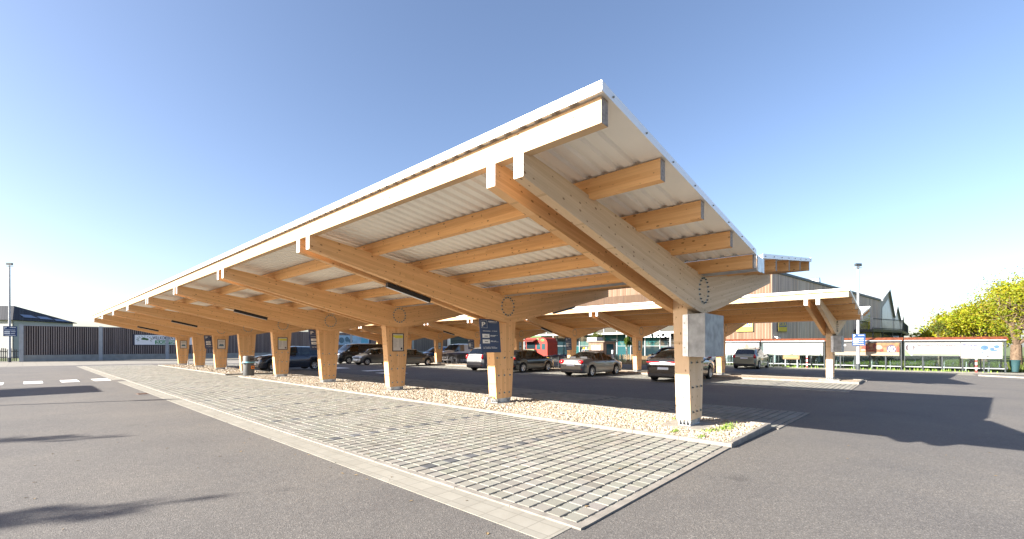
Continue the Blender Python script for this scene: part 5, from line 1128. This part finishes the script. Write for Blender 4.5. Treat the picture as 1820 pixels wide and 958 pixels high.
for i in range(21):
    y = 29.8+(i % 7)*.4; z = .45+(i//7)*.5; b = MB(); b.ell((49.55, y, z+.16), .17, .17, .16, 8, 6); b.build("pot_plant", plain("plant_%d" % (i % 4), cols_[i % 4], .8, 0, .5, 12) if i < 4 else bpy.data.materials["plant_%d" % (i % 4)], t)
t = thing("yellow_crates", "stack of yellow crates by the dark glass front, right of the red stall", "crates", (57.6, 45.0, -.2))
for k in range(4): b = MB(); b.box(57.3, 57.8, 44.0+k*.5, 44.45+k*.5, -.2, 1.55); b.build("crate_stack", M['syellow'] if k != 2 else M['orange'], t)
# shopping trolleys under their rails
M['trolleysteel'] = plain('trolley_steel', (.12, .125, .14), .4, .6)
def trolley_parts():
    t = thing("shopping_trolley", "", "shopping trolley", (0, 0, 0), 0, "")
    b = MB(); q = [(-.36, -.22, .55), (.36, -.26, .50), (.36, .26, .50), (-.36, .22, .55)]; p = [(-.42, -.25, .98), (.42, -.30, 1.0), (.42, .30, 1.0), (-.42, .25, .98)]
    for i in range(4):
        j = (i+1) % 4
        for k in range(6):
            u = k/5; b.cyl(tuple(Vector(q[i]).lerp(Vector(p[i]), u)), tuple(Vector(q[j]).lerp(Vector(p[j]), u)), .006, n=4); b.cyl(tuple(Vector(q[i]).lerp(Vector(q[j]), u)), tuple(Vector(p[i]).lerp(Vector(p[j]), u)), .006, n=4)
    b.build("basket", M['trolleysteel'], t, local=True)
    b = MB(); b.cyl((.47, -.28, 1.03), (.47, .28, 1.03), .022); b.build("handle", plain("handle_blue", (.02, .03, .16), .4), t, local=True)
    b = MB(); b.box(-.40, .40, -.25, .25, .955, .975); b.build("child_flap", plain("flap_blue", (.035, .045, .17), .5), t, local=True)
    b = MB()
    for s in (-.22, .22): b.tube([(.40, s, .98), (.36, s, .16), (-.40, s, .16)], .014, 6); b.tube([(.36, s, .5), (-.36, s, .5)], .01, 5)
    b.build("frame", M['trolleysteel'], t, local=True)
    for x in (-.38, .34):
        for s in (-.22, .22): b = MB(); b.cyl((x, s-.015, .06), (x, s+.015, .06), .06, n=10); b.build("castor", M['rubber'], t, local=True)
    return t
tp = trolley_parts(); first = True
def trolley_bay(x0, y0, n, rows, name, lab):
    global first
    for r in range(rows):
        for i in range(n):
            t = tp if first else copy_tree(tp); first = False
            t.scale = (1.2,)*3; t.location = (x0+i*.34, y0+r*.75, zgf(x0)+.03); t['label'] = lab; t['group'] = name
    t = thing("trolley_rail", "grey tubular rail pen round the trolleys "+("left of the white van" if False else lab.split("trolley ")[-1]), "rail", (x0+1, y0+rows*.37, zgf(x0)))
    b = MB(); X0, X1 = x0-.6, x0+n*.34+.5
    for y in [y0-.42+.75*k for k in range(rows+1)]: b.tube([(X0, y, -.2), (X0, y, .95), (X1, y, .95), (X1, y, -.2)], .028, 8); b.tube([(X0, y, .45), (X1, y, .45)], .02, 6)
    b.build("rails", M['trolleysteel'], t)
trolley_bay(33.2, 38.4, 6, 4, "trolleys parked before the white van", "blue handled shopping trolley parked in the pen before the white van")
trolley_bay(32.9, 22.6, 7, 4, "trolleys parked behind the black hatchback", "blue handled shopping trolley parked in the pen right of the black hatchback")
t = thing("balloon_bunch", "bunch of bright yellow balloons left of a navy parking sign", "balloons", (36, 38.2, 3)); M['balloon'] = plain("balloon_yellow", (.3, .29, .012), .35)
for (dx, dy, dz) in [(0, 0, 0), (.1, .28, .12), (-.05, -.25, .2), (.05, .1, -.35), (0, -.15, -.25), (.05, .05, .42)]: b = MB(); b.ell((35.2+dx, 36.4+dy, 2.45+dz), .19, .19, .24, 12, 8); b.build("balloon", M['balloon'], t, True)
b = MB(); b.tube([(35.2, 36.4, 2.0), (35.25, 36.4, .95)], .006, 4); b.build("string", M['signwhite'], t)
t = thing("grey_shed", "low grey shed with horizontal cladding beyond the white van", "building", (70, 82, 0)); b = MB(); b.box(66.5, 78, 79.6, 80.2, 0, 4.4); b.build("wall", plain("grey_cladding_sheet", (.14, .15, .155), .6, 0, .05), t); b = MB()
for z in np.arange(2.2, 4.3, .32): b.box(66.5, 78, 79.55, 79.597, z, z+.2)
b.build("louvres", M['anthr'], t); b = MB(); b.box(66.2, 66.49, 79.5, 80.3, 0, 4.6); b.build("corner_post", M['white'], t)

# ---------------------------------------------------------------- trees, lawn, and what stands left of the frame
M['bark'] = plain("bark", (.12, .085, .06), .9, 0, .35, 6, .1, .5, 20)
def leafmat(name, col):
    m, t, b = newmat(name); b.inputs['Roughness'].default_value = .6; b.inputs['Specular IOR Level'].default_value = .3
    a = N(t, "ShaderNodeAttribute", attribute_name="tint"); L(t, a.outputs[0], b.inputs['Base Color'])
    tr = t.nodes.new("ShaderNodeBsdfTranslucent"); L(t, a.outputs[0], tr.inputs[0]); mx = t.nodes.new("ShaderNodeMixShader"); mx.inputs[0].default_value = .45
    L(t, b.outputs[0], mx.inputs[1]); L(t, tr.outputs[0], mx.inputs[2]); L(t, mx.outputs[0], t.nodes["Material Output"].inputs[0]); return m
M['leaf'] = leafmat("leaves", None)
def tree(name, label, x, y, zb, h, rad, trunk_r, nleaf, leaf, base, clear=.3, group=None, seed=1, spread=1.0, squash=1.0):
    rd = random.Random(seed); rn = np.random.default_rng(seed); t = thing(name, label, "tree", (x, y, zb), 0, group); b = MB(); tips = []
    def grow(p, d, ln, r, lev):
        q = p+d*ln; b.cyl(p, q, r, r*.62, 8 if lev < 2 else 5, cap=False)
        if lev >= 1: tips.append((q, lev))
        if lev >= 4 or ln < .25: return
        for k in range(3 if lev < 3 else 2):
            a = rd.uniform(0, 6.28); tl = rd.uniform(.45, .95)*spread; s = d.orthogonal().normalized(); s2 = d.cross(s)
            nd = (d*math.cos(tl)+(s*math.cos(a)+s2*math.sin(a))*math.sin(tl)); nd.z = nd.z*squash+.10; nd.normalize()
            grow(q, nd, ln*rd.uniform(.62, .82), r*.58, lev+1)
    hc = h*clear; b.cyl((x, y, zb), (x, y, zb+hc), trunk_r*1.15, trunk_r, 12, cap=False); tips.clear()
    for k in range(5):
        a = 2*math.pi*k/5+rd.uniform(-.4, .4); tl = rd.uniform(.15, 1.0)*spread; grow(Vector((x, y, zb+hc)), Vector((math.cos(a)*math.sin(tl), math.sin(a)*math.sin(tl), math.cos(tl))), (h-hc)*.34, trunk_r*.55, 0)
    # fit the crown into its height and radius
    tp_ = np.array([tuple(q) for q, l in tips]); c = np.array([x, y, zb+hc]); mh = (tp_[:, 2]-c[2]).max(); mr = np.percentile(np.hypot(tp_[:, 0]-x, tp_[:, 1]-y), 96)
    sc = np.array([rad/mr, rad/mr, (h-hc)*.97/mh])
    V = np.array(b.v); up = V[:, 2] > zb+hc+1e-4; V[up] = c+(V[up]-c)*sc; b.v = [tuple(v) for v in V]; b.build("trunk", M['bark'], t)
    tp_ = c+(tp_-c)*sc; w = np.array([l for q, l in tips]); pick = rn.choice(len(tp_), nleaf, p=(w**1.5)/(w**1.5).sum())
    P = tp_[pick]+rn.normal(0, 1, (nleaf, 3))*rad*.115; P[:, 2] = np.maximum(P[:, 2], zb+hc*.75)
    u = rn.normal(size=(nleaf, 3)); u /= np.linalg.norm(u, axis=1)[:, None]; v = np.cross(u, rn.normal(size=(nleaf, 3))); v /= np.linalg.norm(v, axis=1)[:, None]
    s = (leaf*rn.uniform(.6, 1.3, nleaf))[:, None]; Q = np.stack([P-u*s, P+v*s*.55, P+u*s, P-v*s*.55], 1).reshape(-1, 3); F = np.arange(4*nleaf).reshape(-1, 4)
    cl = np.array(base)[None]*rn.uniform(.7, 1.3, (len(tp_), 1))[pick]*(1+rn.normal(0, .12, (nleaf, 3))); off = np.array([x, y, zb]); np_mesh("crown", Q-off, F, M['leaf'], np.repeat(np.clip(cl, .01, 1), 4, 0), t)
    return t
YG = (.27, .28, .014)
tree("spring_tree", "large yellow green tree with a thick trunk behind the shelter's right end", 71.5, -8.0, -.2, 8.7, 4.6, .42, 17000, .12, YG, .26, "yellow green trees along the right side", 3)
tree("spring_tree", "yellow green tree left of the thick trunked one, half hidden by it", 84, -6.6, -.2, 7.6, 4.6, .35, 12000, .14, YG, .25, "yellow green trees along the right side", 5)
tree("spring_tree", "yellow green tree lower down the receding row, above the Punkten banner", 101, -6.0, -.2, 7.4, 5.2, .35, 6000, .22, YG, .22, "yellow green trees along the right side", 8)
tree("spring_tree", "smallest yellow green tree at the far end of the row", 124, -5.2, -.2, 5.6, 6.0, .35, 5000, .26, YG, .2, "yellow green trees along the right side", 9)
tree("spring_tree", "tall yellow green tree nearest the camera whose twigs reach in at the right edge", 60.5, -12.2, -.2, 10.4, 6.4, .4, 9000, .10, (.2, .21, .018), .35, "yellow green trees along the right side", 12, 1.2)
tree("young_tree", "thin young tree with sparse leaves just above the shelter roof", 62.4, -1.75, -.2, 4.75, .8, .06, 420, .10, (.09, .12, .012), .42, None, 15, .6)
tree("young_tree", "young staked tree with thin trunk on the lawn by the right edge", 63.0, -8.6, -.2, 5.2, 1.6, .09, 900, .12, YG, .45, None, 16, .8)
tree("columnar_tree", "small bright green columnar tree in front of the glass front", 52.0, 27.3, -.2, 3.4, .55, .06, 1400, .10, (.075, .12, .014), .12, None, 18, .5)
tree("young_tree", "pale green young tree by the glass front, left of the kiosk", 54.0, 33.0, -.2, 4.2, .9, .07, 700, .10, (.085, .115, .015), .3, None, 19, .6)
for i, (x, y, h, sd) in enumerate([(-15.6, 15.2, 9.4, 31), (-15.3, 21.2, 9.0, 33)]):
    tree("slender_tree", ["slender sparse tree left of the frame whose shadow reaches farthest across the near asphalt", "slender sparse tree left of the frame, behind the other one"][i], x, y, 0, h, .5, .08, 110, .13, (.12, .16, .03), .35, "slender trees left of the frame", sd, .5)
lamp_post(-14.6, 28.9, 9.4, "lamp post left of the frame that throws a long thin shadow on the asphalt")
t = thing("trolley_canopy", "flat roofed canopy left of the frame that shades a strip of asphalt", "canopy", (-10, 30.6, 0)); b = MB(); b.box(-16, -3.9, 28.2, 32.6, 3.05, 3.2); b.build("roof", M['anthr'], t)
for x in (-15.5, -10, -4.4):
    for y in (28.5, 32.3): b = MB(); b.box(x-.06, x+.06, y-.06, y+.06, 0, 3.048); b.build("post", M['galv'], t)
# lawn right of and behind the shelter
b = MB(); b.add([(43.6, -60, -.19), (54, -60, -.19), (54, -6.6, -.19), (48.0, -6.6, -.19), (44.2, -5.2, -.19), (43.6, -6.0, -.19)], [(0, 1, 2, 3, 4, 5)]); b.add([(54, -60, -.185), (140, -60, -.185), (140, 12, -.185), (54, 12, -.185)], [(0, 1, 2, 3)])
M['lawn'] = plain("lawn", (.075, .10, .02), .95, 0, .45, 1.6, .2, .4, 40); tag(b.build("lawn", M['lawn']), kind='structure')
b = MB(); b.hexa([(43.35, -60, -.3), (43.5, -60, -.3), (43.5, -6.0, -.3), (43.35, -6.0, -.3)], [(43.35, -60, -.10), (43.5, -60, -.10), (43.5, -6.0, -.10), (43.35, -6.0, -.10)]); b.hexa([(43.35, -5.97, -.3), (43.5, -6.0, -.3), (45.2, -3.3, -.3), (45.05, -3.27, -.3)], [(43.35, -5.97, -.10), (43.5, -6.0, -.10), (45.2, -3.3, -.10), (45.05, -3.27, -.10)]); tag(b.build("lawn_kerb", M['kerb']), kind='structure')
n = 26000; gx = np.concatenate([rng.uniform(44.2, 54, n//2), rng.uniform(53.6, 80, n//2)]); gy_ = np.concatenate([rng.uniform(-22, -6.7, n//2), rng.uniform(-20, 6, n//2)])
hh = rng.uniform(.08, .28, n)*np.where(rng.random(n) < .1, 1.8, 1); an = rng.uniform(0, 6.28, n); w = .035
V = np.stack([np.stack([gx-w*np.sin(an), gy_+w*np.cos(an), np.full(n, -.2)], 1), np.stack([gx+w*np.sin(an), gy_-w*np.cos(an), np.full(n, -.2)], 1), np.stack([gx+hh*.4*np.cos(an), gy_+hh*.4*np.sin(an), -.2+hh], 1)], 1).reshape(-1, 3)
cl = np.array([(.085, .115, .018)])*rng.uniform(.6, 1.5, (n, 1)); cl[rng.random(n) < .05] = (.16, .13, .30)
tag(np_mesh("grass", V, np.arange(3*n).reshape(-1, 3), M['leaf'], np.repeat(cl, 3, 0)), "rough grass with a few violet flowers right of the bicycle shelter", "grass", kind='stuff')
b = MB()
for i in range(260):
    y = random.choice([random.gauss(2.2, 1.0), random.gauss(8, 1.2), random.gauss(-1, 1.5), random.uniform(-5, 17)]); x = random.uniform(50.75, 51.1); h = random.uniform(.05, .30); a = random.uniform(0, 6.28)
    b.add([(x-.05*math.sin(a), y+.05*math.cos(a), -.19), (x+.05*math.sin(a), y-.05*math.cos(a), -.19), (x+.1*math.cos(a), y+.1*math.sin(a), -.19+h)], [(0, 1, 2)])
tag(b.build("weed_strip", M['leafy']), "scattered weeds along the foot of the bicycle shelters", "weeds", kind='stuff')

b = MB()
for i in range(420):
    if i < 260: x, y = random.uniform(3.4, 8.8), random.uniform(2.7, 26)
    else: x, y = random.choice([(random.uniform(-1, 3.3), random.uniform(2, 14)), (random.gauss(3.3, .1), random.uniform(3, 40)), (random.uniform(9, 24), random.uniform(-6, 2))])
    z = zgf(x)+(.028 if 3.97 < x < 8.8 and y > 2.7 else .004); l = random.uniform(.012, .04); w = l*random.uniform(.2, .6); a = random.uniform(0, 6.28); ca, sa = math.cos(a), math.sin(a)
    b.add([(x-l*ca, y-l*sa, z), (x+w*sa, y-w*ca, z+.006), (x+l*ca, y+l*sa, z+.003), (x-w*sa, y+w*ca, z+.008)], [(0, 1, 2, 3)])
tag(b.build("litter_leaves", plain("dry_leaf", (.20, .14, .07), .9, 0, .5, 9)), "scattered bits of dry leaf and twig on the paving and asphalt", "leaf litter", kind='stuff')
